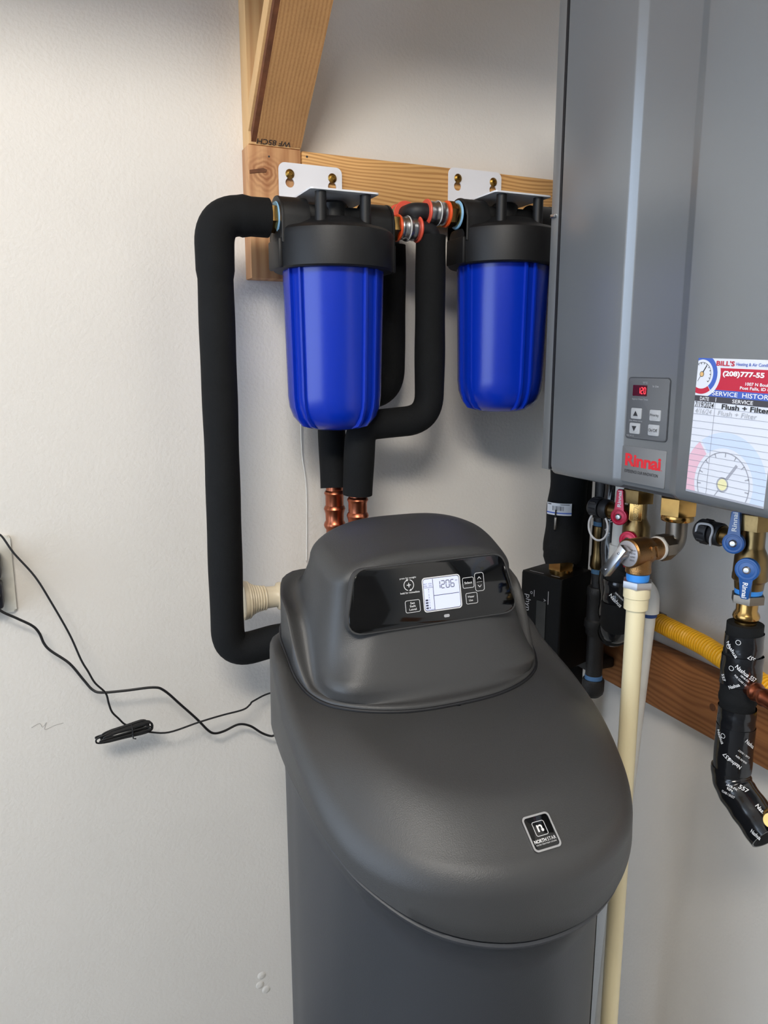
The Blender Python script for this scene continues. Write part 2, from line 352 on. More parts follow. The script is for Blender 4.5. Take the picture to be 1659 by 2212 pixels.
text(st, 'WF 85CH', st_o, -X, -bd, 0.055, 0.009, 0.01, mapf=None); obj('mill_stamp', st, M_DARKINK, br, label='dark mill stamp lettering')

structure('unseen_shelf_1', MB().box(-1.7, -0.01, -0.575, 0, 2.120, 2.140, 0.002).box(-1.7, -0.01, -0.575, -0.537, 2.07, 2.1195, 0.002), W_POST, 'unseen timber shelf added above the slanted brace')  # unseen shelf assumed on the brace, sized to shade the upper wall
wl_ = bpy.data.objects['wall_left']
obj('pencil_scribble', MB().tube(cr([(x, -0.0002, z) for x, z in ((-1.0343, 0.8158), (-1.0221, 0.8207), (-1.0178, 0.8133), (-1.0117, 0.8202), (-1.0147, 0.8085), (-0.9996, 0.8129), (-0.9861, 0.8143))], 5), 0.0005, 6), mat('scuff_grey', (176, 172, 166), 0.7), wl_)
for x, z in ((-0.668, 0.215), (-0.672, 0.195), (-0.660, 0.180)): obj('paint_blister', MB().lathe((x, 0.0, z), (0, -1, 0), [(0.010, -0.001), (0.008, 0.0004), (0.004, 0.0011), (0, 0.0013)], 20), M_WALL, wl_)
# ------------------------------------------------------------------ filter housings
def filter_housing(cx, dz, ribs, label):
    cy = -0.14
    t = thing('water_filter', (cx, cy, 1.296 + dz), label, 'water filter', 'blue water filter housings')
    z = lambda v: v + dz
    # sump
    prof = [(0.0, z(1.297)), (0.030, z(1.2972)), (0.045, z(1.300)), (0.057, z(1.307)), (0.066, z(1.318)), (0.0715, z(1.333)), (0.0735, z(1.350)), (0.0775, z(1.53)), (0.078, z(1.545))]
    sump = obj('sump', MB().lathe((cx, cy, 0), Z, prof, 72), M_BLUE, t)
    def rib(a, w=0.0030, h=0.0046):
        pr = prof[2:]; d = Vector((math.sin(a) * -1, -math.cos(a), 0)); tt = Vector((d.y, -d.x, 0)); rows = []
        for i, (r, zz) in enumerate(pr):
            hh = h if i > 0 else 0.0
            c = Vector((cx, cy, zz)) + d * (r - 0.002)
            down = Vector((0, 0, -hh if r < 0.07 else 0)); e = Vector((cx, cy, zz)) + d * (r + hh) + down * 0.6
            rows.append([c + tt * w, e + tt * w * 0.6, e - tt * w * 0.6, c - tt * w])
        return MB().grid(rows, True)
    for a in ribs: obj('rib', rib(a), M_BLUE, sump)
    # head
    H = MB()
    H.lathe((cx, cy, 0), Z, [(0.074, z(1.5375)), (0.090, z(1.5375)), (0.0925, z(1.540)), (0.0935, z(1.585)), (0.092, z(1.592)), (0.086, z(1.597)), (0.070, z(1.601)), (0.060, z(1.606)), (0.052, z(1.612)), (0.030, z(1.615)), (0.0, z(1.615))], 72)
    for s in (-1, 1):
        tomb = [(-0.032, 1.575), (0.032, 1.575)] + [(0.0315 * math.cos(pi * k / 16), 1.610 + 0.0315 * math.sin(pi * k / 16)) for k in range(17)]
        H.prism([(p[0], p[1] + dz) for p in tomb], (cx + s * 0.046, cy, 0), Vector((0, s, 0)), Z, Vector((s, 0, 0)), 0, 0.044, 0.003)
        H.prism([(p[0] * 1.05, (p[1] - 1.6) * 1.04 + 1.6 + dz - 0.001) for p in tomb], (cx + s * 0.086, cy, 0), Vector((0, s, 0)), Z, Vector((s, 0, 0)), 0, 0.004, 0.0015)
    H.box(cx - 0.05, cx + 0.05, cy - 0.018, cy + 0.018, z(1.606), z(1.632), 0.006)
    H.lathe((cx, cy + 0.0, 0), Z, [(0.022, z(1.61)), (0.022, z(1.636)), (0.018, z(1.640)), (0, z(1.640))], 32)
    head = obj('head', H, M_BLACKP, t)
    for s in (-1, 1):
        fl = MB().box(cx + s * 0.0905 - 0.004, cx + s * 0.0905 + 0.004, cy - 0.028, cy + 0.028, z(1.538), z(1.58), 0.003)
        obj('grip_flat', fl, M_BLACKP, head)
    for dx in (-0.035, 0.035):
        for dy in (-0.046, 0.046):
            obj('mounting_post', MB().lathe((cx + dx, cy + dy, 0), Z, [(0.0088, z(1.590)), (0.0082, z(1.644)), (0, z(1.644))], 24), M_BLACKP, head)
    # bracket: wall plate with keyholes + top plate
    bx0, bx1 = cx - 0.054, cx + 0.053; zt = z(1.714)
    def keyhole_plate():
        bm = bmesh.new(); outer = [(bx0, z(1.646)), (bx1, z(1.646)), (bx1, zt - 0.010)]
        for k in range(1, 6): a = pi / 2 * k / 5; outer.append((bx1 - 0.010 + 0.010 * math.cos(a), zt - 0.010 + 0.010 * math.sin(a)))
        for k in range(0, 6): a = pi / 2 + pi / 2 * k / 5; outer.append((bx0 + 0.010 + 0.010 * math.cos(a), zt - 0.010 + 0.010 * math.sin(a)))
        def hole(hx):
            pts = []; c1 = (hx, z(1.684)); r1 = 0.0074; c2 = (hx, z(1.697)); r2 = 0.0042
            for k in range(17):
                a = math.radians(125) + math.radians(290) * k / 16; pts.append((c1[0] + r1 * math.cos(a), c1[1] + r1 * math.sin(a)))
            for k in range(9):
                a = math.radians(-20) + math.radians(220) * k / 8; pts.append((c2[0] + r2 * math.cos(a), c2[1] + r2 * math.sin(a)))
            return pts
        edges = []
        for loop in (outer, hole(cx - 0.036), hole(cx + 0.036)):
            vs = [bm.verts.new((p[0], -0.0405, p[1])) for p in loop]
            for i in range(len(vs)): edges.append(bm.edges.new((vs[i], vs[(i + 1) % len(vs)])))
        bmesh.ops.triangle_fill(bm, use_beauty=True, use_dissolve=False, edges=edges)
        kill = []
        for f in bm.faces:
            c = f.calc_center_median()
            for hx in (cx - 0.036, cx + 0.036):
                if math.hypot(c.x - hx, c.z - z(1.684)) < 0.0072 or math.hypot(c.x - hx, c.z - z(1.697)) < 0.0040: kill.append(f)
        bmesh.ops.delete(bm, geom=list(set(kill)), context='FACES_ONLY')
        ext = bmesh.ops.extrude_face_region(bm, geom=bm.faces[:]); bmesh.ops.translate(bm, vec=(0, -0.0025, 0), verts=[g for g in ext['geom'] if isinstance(g, bmesh.types.BMVert)])
        bmesh.ops.recalc_face_normals(bm, faces=bm.faces); return MB().bm(bm)
    B = keyhole_plate()
    poly = rpoly([(bx0, -0.0405), (bx1, -0.0405), (bx1, -0.198), (bx0, -0.198)], 0.006)
    B.prism(poly, (0, 0, z(1.6445)), X, Y, Z, 0, 0.0025)
    bk = obj('bracket', B, M_WHITEM, t, label='white keyhole bracket')
    for hx in (cx - 0.036, cx + 0.036):
        sc = MB().lathe((hx, -0.043, z(1.697)), (0, -1, 0), [(0.0072, 0), (0.0074, 0.0010), (0.0045, 0.0036), (0.0036, 0.0040), (0.0036, 0.0040), (0.0022, 0.0040), (0.0020, 0.0026), (0, 0.0026)], 24)
        obj('screw', sc, M_SCREW, bk)
    return t
d2 = math.radians
filter_housing(-0.552, 0.0, [d2(20.3 + a) for a in (-53, -37, 37, 53, 127, 143, -143, -127)], 'blue water filter housing nearest the tall black foam pipe')
filter_housing(-0.246, 0.021, [d2(32.4 + a) for a in (-41, -28, 43, 60, 133, 149, -131, -118)], 'blue water filter housing beside the grey water heater')

# ------------------------------------------------------------------ foam insulated pipes
def foam(pts, r, amp=0.035, n=28, seed=0, wob=0.0):
    rnd = random.Random(seed); N = len(pts); ph = [rnd.uniform(0, 6) for _ in range(4)]
    L = 0.0; rs = []; out = []
    for i, p in enumerate(pts):
        if i: L += (Vector(pts[i]) - Vector(pts[i - 1])).length
        rs.append(r * (1 + amp * (math.sin(L * 23 + ph[0]) * 0.5 + math.sin(L * 51 + ph[1]) * 0.5)))
        out.append(Vector(p) + Vector((math.sin(L * 14 + ph[2]), math.sin(L * 11 + ph[3]), 0)) * wob)
    return out, rs
zp = 1.610
A = rounded([(-0.6535, -0.14, zp), (-0.733, -0.14, zp), (-0.737, -0.14, 0.946), (-0.655, -0.15, 0.962), (-0.57, -0.23, 0.970)], [0.042, 0.034, 0.06], 12, 0.012)
pa, ra = foam(A, 0.0262, 0.02, seed=3, wob=0.0004)
for i, p in enumerate(pa):   # the elbows bulge
    if p.z > 1.53 and p.x < -0.68: ra[i] *= 1.08
    if i < 4: ra[i] *= 1.05
tA = thing('insulated_pipe', (-0.737, -0.14, 0.93), 'tall black foam-covered pipe left of the first filter, bent at both ends', 'pipe', 'black foam covered pipes')
obj('foam_sleeve', MB().tube(pa, ra, 32), M_FOAM, tA)
obj('copper_end', MB().tube([(-0.66, -0.14, zp), (-0.635, -0.14, zp)], 0.0145, 24), M_COPPER, tA)
# adapter into the left port of filter one
def hexnut(mb, c, ax, r, l, r0=None): 
    c = Vector(c); ax = Vector(ax).normalized(); t = Z if abs(ax.z) < 0.9 else X; u = ax.cross(t).normalized(); w = ax.cross(u)
    return mb.prism(ngon(6, r, 0.3), c, u, w, u.cross(w), 0, l if u.cross(w).dot(ax) > 0 else -l, 0.0012)
ad = thing('port_adapter', (-0.645, -0.14, 1.59), 'brass adapter with light blue tape in the first filter left port', 'pipe fitting')
q = MB(); hexnut(q, (-0.660, -0.14, zp), X, 0.0222, 0.017); obj('hex_nut', q, M_BRASS, ad)
obj('thread_tape', MB().lathe((-0.6435, -0.14, zp), X, [(0.0, 0), (0.0235, 0), (0.0245, 0.002), (0.0235, 0.004), (0, 0.004)], 32), M_TAPEB, ad)

# press fittings between the filters
def press_fitting(name, start, ax, label, elbow, tail=None, tape=False):
    s = Vector(start); ax = Vector(ax).normalized()
    t = thing(name, s - Z * 0.02, label, 'pipe fitting')
    off = 0.0
    if tape:
        obj('thread_tape', MB().lathe(s, ax, [(0, -0.001), (0.0218, -0.001), (0.0226, 0.0005), (0.0218, 0.002), (0, 0.002)], 32), M_TAPEB, t); off = 0.002
    obj('collar', MB().lathe(s + ax * off, ax, [(0, 0), (0.0185, 0), (0.0185, 0.006), (0, 0.006)], 32), M_BRASS, t)
    q = MB(); hexnut(q, s + ax * (off + 0.005), ax, 0.0205, 0.0115); obj('hex_nut', q, M_BRASS, t)
    b = s + ax * (off + 0.0165)
    obj('clip_ring', MB().lathe(b, ax, [(0.015, 0), (0.0202, 0), (0.0208, 0.0012), (0.0202, 0.0034), (0.015, 0.0034)], 36), M_ORANGE, t)
    sl = [(0.014, 0.004), (0.0172, 0.0045), (0.0180, 0.007), (0.0172, 0.0095), (0.0176, 0.0125), (0.0188, 0.0150), (0.0192, 0.0165)]
    sl2 = [(0.0192, 0.0205), (0.0178, 0.0225), (0.0174, 0.026), (0.0182, 0.029), (0.0174, 0.032), (0.0168, 0.035), (0.014, 0.0355)]
    obj('press_sleeve', MB().lathe(b, ax, sl + sl2, 36), M_STEEL, t)
    obj('mid_ring', MB().lathe(b, ax, [(0.018, 0.0170), (0.0196, 0.0174), (0.0196, 0.0190), (0.018, 0.0194)], 36), M_PRINT, t)
    obj('stop_ring', MB().lathe(b, ax, [(0.015, 0.0355), (0.0198, 0.0355), (0.0206, 0.0370), (0.0198, 0.0390), (0.015, 0.0390)], 36), M_CORAL, t)
    e0 = b + ax * 0.037
    obj('elbow', MB().tube(rounded([e0] + elbow, 0.014, 8), 0.0140, 24), M_RUBBER, t)
    if tail:
        o2, a2 = Vector(tail[0]), Vector(tail[1]).normalized()
        obj('stop_ring', MB().lathe(o2, a2, [(0.013, 0), (0.0205, 0), (0.0215, 0.002), (0.0205, 0.005), (0.013, 0.005)], 36), M_CORAL, t)
        obj('press_sleeve', MB().lathe(o2, a2, [(0.014, 0.0045), (0.0172, 0.005), (0.0180, 0.008), (0.0172, 0.011), (0.0188, 0.015), (0.0192, 0.018), (0.0178, 0.021), (0.0172, 0.026), (0.014, 0.0265)], 36), M_STEEL, t)
        obj('clip_ring', MB().lathe(o2, a2, [(0.013, 0.026), (0.0205, 0.026), (0.0212, 0.028), (0.0205, 0.031), (0.013, 0.031)], 36), M_CORAL, t)
    return t
press_fitting('press_fitting', (-0.4615, -0.14, 1.610), X, 'steel press fitting with orange rings leaving the first filter right port', [(-0.382, -0.14, 1.610), (-0.382, -0.14, 1.585)])
press_fitting('press_fitting', (-0.3365, -0.14, 1.637), -X, 'bent steel press fitting with three orange rings feeding the second filter', [(-0.4145, -0.14, 1.637), (-0.4145, -0.108, 1.637)], tail=((-0.4145, -0.112, 1.637), Y), tape=True)
B_ = rounded([(-0.383, -0.14, 1.602), (-0.384, -0.14, 1.308), (-0.505, -0.135, 1.300), (-0.509, -0.128, 1.186)], [0.045, 0.030], 12, 0.012)
pb, rb = foam(B_, 0.0248, 0.03, seed=5, wob=0.001)
tB = thing('insulated_pipe', (-0.383, -0.14, 1.19), 'black foam-covered pipe curving left under the first filter, nearer of the pair', 'pipe', 'black foam covered pipes')
obj('foam_sleeve', MB().tube(pb, rb, 32), M_FOAM, tB)
C_ = rounded([(-0.4145, -0.068, 1.637), (-0.4145, -0.052, 1.637), (-0.412, -0.052, 1.350), (-0.530, -0.060, 1.340), (-0.535, -0.083, 1.192)], [0.016, 0.045, 0.03], 12, 0.012)
C_ = [p for p in C_ if p.z < 1.60]
pc, rc = foam(C_, 0.0235, 0.03, seed=8, wob=0.001)
tC = thing('insulated_pipe', (-0.412, -0.055, 1.19), 'black foam-covered pipe against the wall behind the first filter', 'pipe', 'black foam covered pipes')
obj('foam_sleeve', MB().tube(pc, rc, 32), M_FOAM, tC)
obj('elbow', MB().tube(rounded([(-0.4145, -0.084, 1.637), (-0.4145, -0.050, 1.637), (-0.4125, -0.050, 1.592)], 0.02, 8), 0.014, 20), M_RUBBER, tC)
def copper_tail(parent, x, y, z0, z1):
    pr = [(0.0, z0), (0.0145, z0), (0.0145, z0 - 0.010), (0.0165, z0 - 0.012), (0.0178, z0 - 0.015), (0.0165, z0 - 0.018), (0.0155, z0 - 0.020), (0.0155, z0 - 0.036), (0.0172, z0 - 0.038), (0.0185, z0 - 0.042), (0.0172, z0 - 0.046), (0.0160, z0 - 0.050), (0.0155, z0 - 0.062), (0.0178, z0 - 0.066), (0.0190, z0 - 0.070), (0.0178, z0 - 0.074), (0.0150, z0 - 0.078), (0.0145, z1), (0, z1)]
    o = obj('copper_coupling', MB().lathe((x, y, 0), Z, pr, 36), M_COPPER, parent)
    obj('copper_elbow', MB().tube(rounded([(x, y, z1 + 0.002), (x, y, z1 - 0.03), (x, -0.30, z1 - 0.03)], 0.022, 8), 0.0145, 20), M_COPPER, parent)
copper_tail(tB, -0.509, -0.128, 1.192, 1.00)
copper_tail(tC, -0.5335, -0.083, 1.198, 1.00)
one('thin_wire', MB().tube(cr([(-0.568, -0.012, 1.36), (-0.566, -0.008, 1.25), (-0.559, -0.008, 1.18), (-0.561, -0.008, 1.05)]), 0.0011, 8), M_PVC, 'thin white wire hanging on the wall behind the copper pipes', 'wire')

# ------------------------------------------------------------------ cream funnel
fn = thing('drain_funnel', (-0.68, -0.105, 0.99), 'cream ribbed plastic funnel between the tall foam pipe and the softener', 'funnel')
fo = Vector((-0.704, -0.105, 1.020))
pf = [(0.0, 0.004), (0.026, 0.004), (0.029, 0.0), (0.032, 0.0), (0.0325, 0.004), (0.0315, 0.006)]
for k in range(7):
    x0 = 0.008 + k * 0.0046; r = 0.0185 + 0.0115 * math.exp(-k * 0.42); pf += [(r + 0.0006, x0), (r + 0.0012, x0 + 0.0016), (r + 0.0004, x0 + 0.0032), (r - 0.0010, x0 + 0.0040)]
pf += [(0.0180, 0.044), (0.0175, 0.056), (0.0185, 0.058), (0.0225, 0.060), (0.0235, 0.064), (0.0225, 0.068), (0.018, 0.070), (0.016, 0.12), (0, 0.12)]
obj('bell', MB().lathe(fo, X, pf, 48), M_CREAM, fn)
# ------------------------------------------------------------------ softener
SX, SY = -0.540, -0.530
def sstep(a, b, t): t = max(0.0, min(1.0, (t - a) / (b - a))); return t * t * (3 - 2 * t)
def table(tab, y):
    if y <= tab[0][0]: return tab[0][1]
    for k in range(len(tab) - 1):
        (a, za), (b, zb) = tab[k], tab[k + 1]
        if y <= b:
            m0 = (zb - tab[k - 1][1]) / (b - tab[k - 1][0]) if k else (zb - za) / (b - a); m1 = (tab[k + 2][1] - za) / (tab[k + 2][0] - a) if k + 2 < len(tab) else (zb - za) / (b - a)
            t = (y - a) / (b - a); h = b - a
            return (2 * t ** 3 - 3 * t * t + 1) * za + (t ** 3 - 2 * t * t + t) * h * m0 + (-2 * t ** 3 + 3 * t * t) * zb + (t ** 3 - t * t) * h * m1
    return tab[-1][1]
NA = 144
def closed_outline(half, cy):
    # half outline (dx, y) from the nose to the back -> NA points by polar angle about (SX, cy)
    full = [(SX + d, y) for d, y in half] + [(SX - d, y) for d, y in reversed(half[1:-1])]; n = len(full); P_ = [Vector((x, y, 0)) for x, y in full]; dense = []
    for i in range(n):
        p0, p1, p2, p3 = P_[i - 1], P_[i], P_[(i + 1) % n], P_[(i + 2) % n]
        for k in range(12):
            t = k / 12; dense.append(0.5 * ((2 * p1) + (p2 - p0) * t + (2 * p0 - 5 * p1 + 4 * p2 - p3) * t * t + (3 * p1 - p0 - 3 * p2 + p3) * t ** 3))
    an = sorted(((math.atan2(p.y - cy, p.x - SX) % (2 * pi)), math.hypot(p.x - SX, p.y - cy)) for p in dense); an = [(an[-1][0] - 2 * pi, an[-1][1])] + an + [(an[0][0] + 2 * pi, an[0][1])]
    def rad(a):
        a %= 2 * pi
        lo, hi = 0, len(an) - 1
        while hi - lo > 1:
            m_ = (lo + hi) // 2
            if an[m_][0] <= a: lo = m_
            else: hi = m_
        f_ = (a - an[lo][0]) / max(1e-9, an[hi][0] - an[lo][0]); return an[lo][1] + (an[hi][1] - an[lo][1]) * f_
    return [(SX + rad(2 * pi * i / NA) * math.cos(2 * pi * i / NA), cy + rad(2 * pi * i / NA) * math.sin(2 * pi * i / NA)) for i in range(NA)], rad
OUTL, out_r = closed_outline([(0, -0.742), (0.05, -0.7365), (0.1, -0.717), (0.145, -0.684), (0.18, -0.638), (0.198, -0.59), (0.205, -0.54), (0.2055, -0.48), (0.201, -0.43), (0.193, -0.375), (0.175, -0.342), (0.12, -0.328), (0, -0.326)], SY)
RIM = [(-0.742, 0.898), (-0.70, 0.897), (-0.66, 0.900), (-0.63, 0.908), (-0.60, 0.922), (-0.55, 0.954), (-0.50, 0.984), (-0.465, 1.003), (-0.43, 1.024), (-0.40, 1.050), (-0.33, 1.068)]
CROWN = [(-0.742, 0.930), (-0.70, 0.941), (-0.64, 0.962), (-0.58, 0.981), (-0.53, 0.989), (-0.45, 0.995), (-0.33, 1.0)]
SEAM = [(-0.742, 0.828), (-0.735, 0.831), (-0.723, 0.836), (-0.707, 0.843), (-0.686, 0.854), (-0.663, 0.866), (-0.634, 0.880), (-0.602, 0.896), (-0.571, 0.909), (-0.537, 0.919), (-0.478, 0.926), (-0.40, 0.930), (-0.32, 0.932)]
def base_top(x, y):
    t = min(1.0, math.hypot(x - SX, y - SY) / out_r(math.atan2(y - SY, x - SX))); r = table(RIM, y)
    return r + (table(CROWN, y) - r) * (1 - (max(0.0, t - 0.66) / 0.34) ** 1.6)
def seam_z(y): return table(SEAM, y)
def scaled(t, i): return (SX + (OUTL[i][0] - SX) * t, SY + (OUTL[i][1] - SY) * t)
def off(d, i):
    x, y = OUTL[i]; x0, y0 = OUTL[i - 1]; x1, y1 = OUTL[(i + 1) % NA]; tx, ty = x1 - x0, y1 - y0; L = math.hypot(tx, ty); return (x + ty / L * d, y - tx / L * d)
sf = thing('water_softener', (SX, SY, 0.0), 'charcoal water softener with sloped lid and lit control panel', 'water softener')
# tank
rows = []
def ring_tank(d, zf): return [(*off(-d - 0.017 * (1 - sstep(-0.64, -0.45, OUTL[i][1])) * sstep(0.013, 0.0165, d), i), zf(OUTL[i][1])) for i in range(NA)]
for d, zf in ((0.05, lambda y: 0.0), (0.026, lambda y: 0.0), (0.022, lambda y: 0.012), (0.0185, lambda y: 0.40), (0.0165, lambda y: seam_z(y) - 0.070), (0.0152, lambda y: seam_z(y) - 0.048), (0.0140, lambda y: seam_z(y) - 0.030), (0.0075, lambda y: seam_z(y) - 0.0140), (0.0030, lambda y: seam_z(y) - 0.0095), (0.0022, lambda y: seam_z(y) - 0.0065), (0.0040, lambda y: seam_z(y) - 0.0040), (0.012, lambda y: seam_z(y) - 0.0035), (0.06, lambda y: seam_z(y) - 0.0035)): rows.append(ring_tank(d, zf))
obj('tank', MB().grid(rows), M_SOFTB, sf, angle=50)
# lid
rows = []
for t in (0.02, 0.12, 0.24, 0.35, 0.45, 0.54, 0.61, 0.66, 0.70, 0.74, 0.78, 0.82, 0.86, 0.89, 0.915):
    rows.append([(x, y, base_top(x, y)) for x, y in (scaled(t, i) for i in range(NA))])
f0, h0 = 0.915, 0.020
edge = [p[2] for p in rows[-1]]; slp = [(rows[-1][i][2] - rows[-2][i][2]) / 0.025 for i in range(NA)]
for k in range(1, 10):
    a = pi / 2 * k / 9; row = []
    for i in range(NA):
        t = f0 + (1 - f0) * math.sin(a); x, y = scaled(t, i); row.append((x, y, edge[i] + slp[i] * (t - f0) * 0.8 - h0 * (1 - math.cos(a))))
    rows.append(row)
last = rows[-1]
def mid(f, dr): return [(*off(dr, i), last[i][2] * (1 - f) + min(seam_z(OUTL[i][1]), last[i][2] - 0.004) * f) for i in range(NA)]
rows += [mid(0.5, 0.0004), mid(0.96, 0.0008), mid(1.0, -0.0010)]
rows.append([(*off(-0.012, i), p[2]) for i, p in enumerate(rows[-1])])
obj('lid', MB().grid(rows), M_SOFT, sf, angle=60)
# valve cover with hood
CY = -0.420
O0, _ = closed_outline([(0, -0.530), (0.06, -0.526), (0.11, -0.509), (0.145, -0.483), (0.164, -0.455), (0.172, -0.43), (0.175, -0.41), (0.175, -0.385), (0.173, -0.362), (0.160, -0.340), (0.12, -0.331), (0, -0.329)], CY)
H0, _ = closed_outline([(0, -0.508), (0.07, -0.507), (0.120, -0.502), (0.141, -0.488), (0.150, -0.462), (0.150, -0.42), (0.147, -0.37), (0.130, -0.343), (0.08, -0.336), (0, -0.335)], CY)
T0, _ = closed_outline([(0, -0.458), (0.07, -0.457), (0.112, -0.453), (0.127, -0.440), (0.132, -0.415), (0.133, -0.38), (0.125, -0.352), (0.08, -0.340), (0, -0.338)], CY)
def roof(x, y): return 1.164 + 0.030 * sstep(-0.475, -0.36, y) - 0.030 * (abs(x - SX) / 0.133) ** 3
def cover_base(x, y): return base_top(x, y) + 0.058 * sstep(-0.455, -0.385, y)
def inset(p, d):
    x, y = p; L = math.hypot(x - SX, y - CY); return (x + (SX - x) * d / L, y + (CY - y) * d / L)
rows = [[(*inset(O0[i], 0.002), base_top(*O0[i]) - 0.006) for i in range(NA)], [(*O0[i], base_top(*O0[i]) - 0.003) for i in range(NA)]]
for d, h in ((0.0, 0.0045), (0.0012, 0.0062), (0.0040, 0.0075)):
    rows.append([(*inset(O0[i], d), cover_base(*inset(O0[i], d)) + h) for i in range(NA)])
r3 = [(p[0], p[1]) for p in rows[-1]]
for k in range(1, 11):
    t = k / 10; row = []
    for i in range(NA):
        h = H0[i]; x = r3[i][0] * (1 - t) + h[0] * t; y = r3[i][1] * (1 - t) + h[1] * t
        row.append((x, y, cover_base(x, y) + 0.0075 + 0.016 * max(0, (t - 0.25) / 0.75) ** 2.4))
    rows.append(row)
zb = [p[2] for p in rows[-1]]
NW = 14
for k in range(1, NW + 1):
    s = k / NW; row = []
    for i in range(NA):
        h = H0[i]; T = T0[i]; fr = sstep(-0.43, -0.47, -0.0) if False else 1.0
        ex = 1 - (1 - s) ** 1.35; front = max(0.0, min(1.0, (-0.445 - h[1]) / 0.03)); e2 = ex * (1 - front) + (1 - (1 - s) ** 1.7) * front
        zt = roof(*T) - 0.014; row.append((h[0] + (T[0] - h[0]) * e2, h[1] + (T[1] - h[1]) * e2, zb[i] + (zt - zb[i]) * s))
    rows.append(row)
for k in range(1, 8):
    a = pi / 2 * k / 7; row = []
    for i in range(NA):
        T = T0[i]; q = 0.13 * (1 - math.cos(a)); x = T[0] + (SX - T[0]) * q; y = T[1] + (-0.40 - T[1]) * q * 1.6
        row.append((x, y, roof(x, y) - 0.014 * (1 - math.sin(a))))
    rows.append(row)
topr = rows[-1]
for q in (0.3, 0.5, 0.7, 0.88, 0.98):
    rows.append([(p[0] + (SX - p[0]) * q, p[1] + (-0.40 - p[1]) * q, roof(p[0] + (SX - p[0]) * q, p[1] + (-0.40 - p[1]) * q)) for p in topr])
rows.append([(SX, -0.40, roof(SX, -0.40))] * NA)
obj('valve_cover', MB().grid(rows), M_SOFT, sf, angle=60)
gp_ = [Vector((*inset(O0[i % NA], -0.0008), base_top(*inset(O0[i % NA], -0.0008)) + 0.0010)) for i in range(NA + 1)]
obj('cover_gap_shade', MB().tube(gp_, 0.0024, 10, False), M_RUBBER, sf, label='dark line for the shaded gap around the valve cover')  # black tube stands in for the shadow gap between cover and lid
# control panel on the hood front
po = Vector((SX - 0.004, -0.4715, 1.1165)); pU = X; pV = Vector((0, 0.215, 0.9766)).normalized(); pN = pU.cross(pV).normalized()
outl = rpoly([(-0.1225, -0.0385), (0.1225, -0.0385), (0.1035, 0.0385), (-0.1035, 0.0385)], 0.020)
outl = [(x, y) for x, y in outl]
pn = obj('control_panel', MB().prism(outl, po, pU, pV, pN, -0.012, 0.0012, 0.0010), M_GLOSS, sf)
inner = [(x * 0.984, y * 0.955) for x, y in outl]
obj('bezel', frame_ring([(x * 1.014, y * 1.04) for x, y in outl], [(x * 1.0005, y * 1.0005) for x, y in outl], MB(), po, pU, pV, pN, -0.012, 0.0004), M_SOFT, pn)
def pp(u, v, l=0.0014): return po + pU * (u / 1000) + pV * (v / 1000) + pN * l
def outline(mb, w, h, r, c, th=0.0006, l=0.0013):
    o_ = rrect(w, h, r); i_ = rrect(w - 2 * th, h - 2 * th, max(r - th, 0.0003))
    return frame_ring(o_, i_, mb, c, pU, pV, pN, l, l + 0.00015)
lcd_c = pp(10.5, -2.4, 0); sk = 0.05
def skew(pts): return [(x + y * 0.0, y) for x, y in pts]
obj('screen', MB().prism(rrect(0.0505, 0.0395, 0.003), lcd_c, pU, pV, pN, 0, 0.0015), M_LCD, pn)
obj('screen_bezel', frame_ring(rrect(0.0545, 0.0435, 0.0045), rrect(0.0520, 0.0410, 0.0035), MB(), lcd_c, pU, pV, pN, 0.0011, 0.0018), M_PRINT, pn)
ink = MB()
def bar(mb, c, U, V, w, h, lift): N_ = Vector(U).cross(Vector(V)); c = Vector(c) + N_ * lift; U = Vector(U) * w / 2; V = Vector(V) * h / 2; return mb.add([c - U - V, c + U - V, c + U + V, c - U + V], [(0, 1, 2, 3)])
bar(ink, pp(-1.6, -2.4, 0), pU, pV, 0.0007, 0.039, 0.0017); bar(ink, pp(16.6, -4.2, 0), pU, pV, 0.036, 0.0007, 0.0017)
SEG = {'1': 'bc', '2': 'abged', '0': 'abcdef', '6': 'afedcg'}
def seg7(mb, ch, c, w, h, t, U, V, lift):
    P_ = {'a': (0, h / 2, w, t), 'd': (0, -h / 2, w, t), 'g': (0, 0, w, t), 'b': (w / 2, h / 4, t, h / 2), 'c': (w / 2, -h / 4, t, h / 2), 'f': (-w / 2, h / 4, t, h / 2), 'e': (-w / 2, -h / 4, t, h / 2)}
    for s in SEG[ch]:
        a, b, ww, hh = P_[s]; bar(mb, Vector(c) + Vector(U) * a + Vector(V) * b, U, V, ww * 0.86 if ww > hh else ww, hh * 0.86 if hh > ww else hh, lift)
for ch, u in zip('1206', (6.0, 12.6, 19.4, 26.2)): seg7(ink, ch, pp(u, 8.6, 0), 0.0046, 0.0092, 0.0009, pU, pV, 0.0017)
text(ink, 'PM', pp(32.0, 11.6, 0), pU, pV, 0.003, 0.0016, lift=0.0017)
text(ink, 'SALT', pp(-12.3, 11.4, 0), pU, pV, 0.0048, 0.0016, lift=0.0017); text(ink, 'LEVEL', pp(-12.3, 8.7, 0), pU, pV, 0.0052, 0.0016, lift=0.0017)
text(ink, 'SIGNAL', pp(-5.4, 11.4, 0), pU, pV, 0.0052, 0.0016, lift=0.0017); text(ink, 'LEVEL', pp(-5.4, 8.7, 0), pU, pV, 0.0048, 0.0016, lift=0.0017)
bar(ink, pp(-8.2, 6.6, 0), pU, pV, 0.0125, 0.0004, 0.0017); bar(ink, pp(-7.6, -21.2, 0), pU, pV, 0.0115, 0.0004, 0.0017)
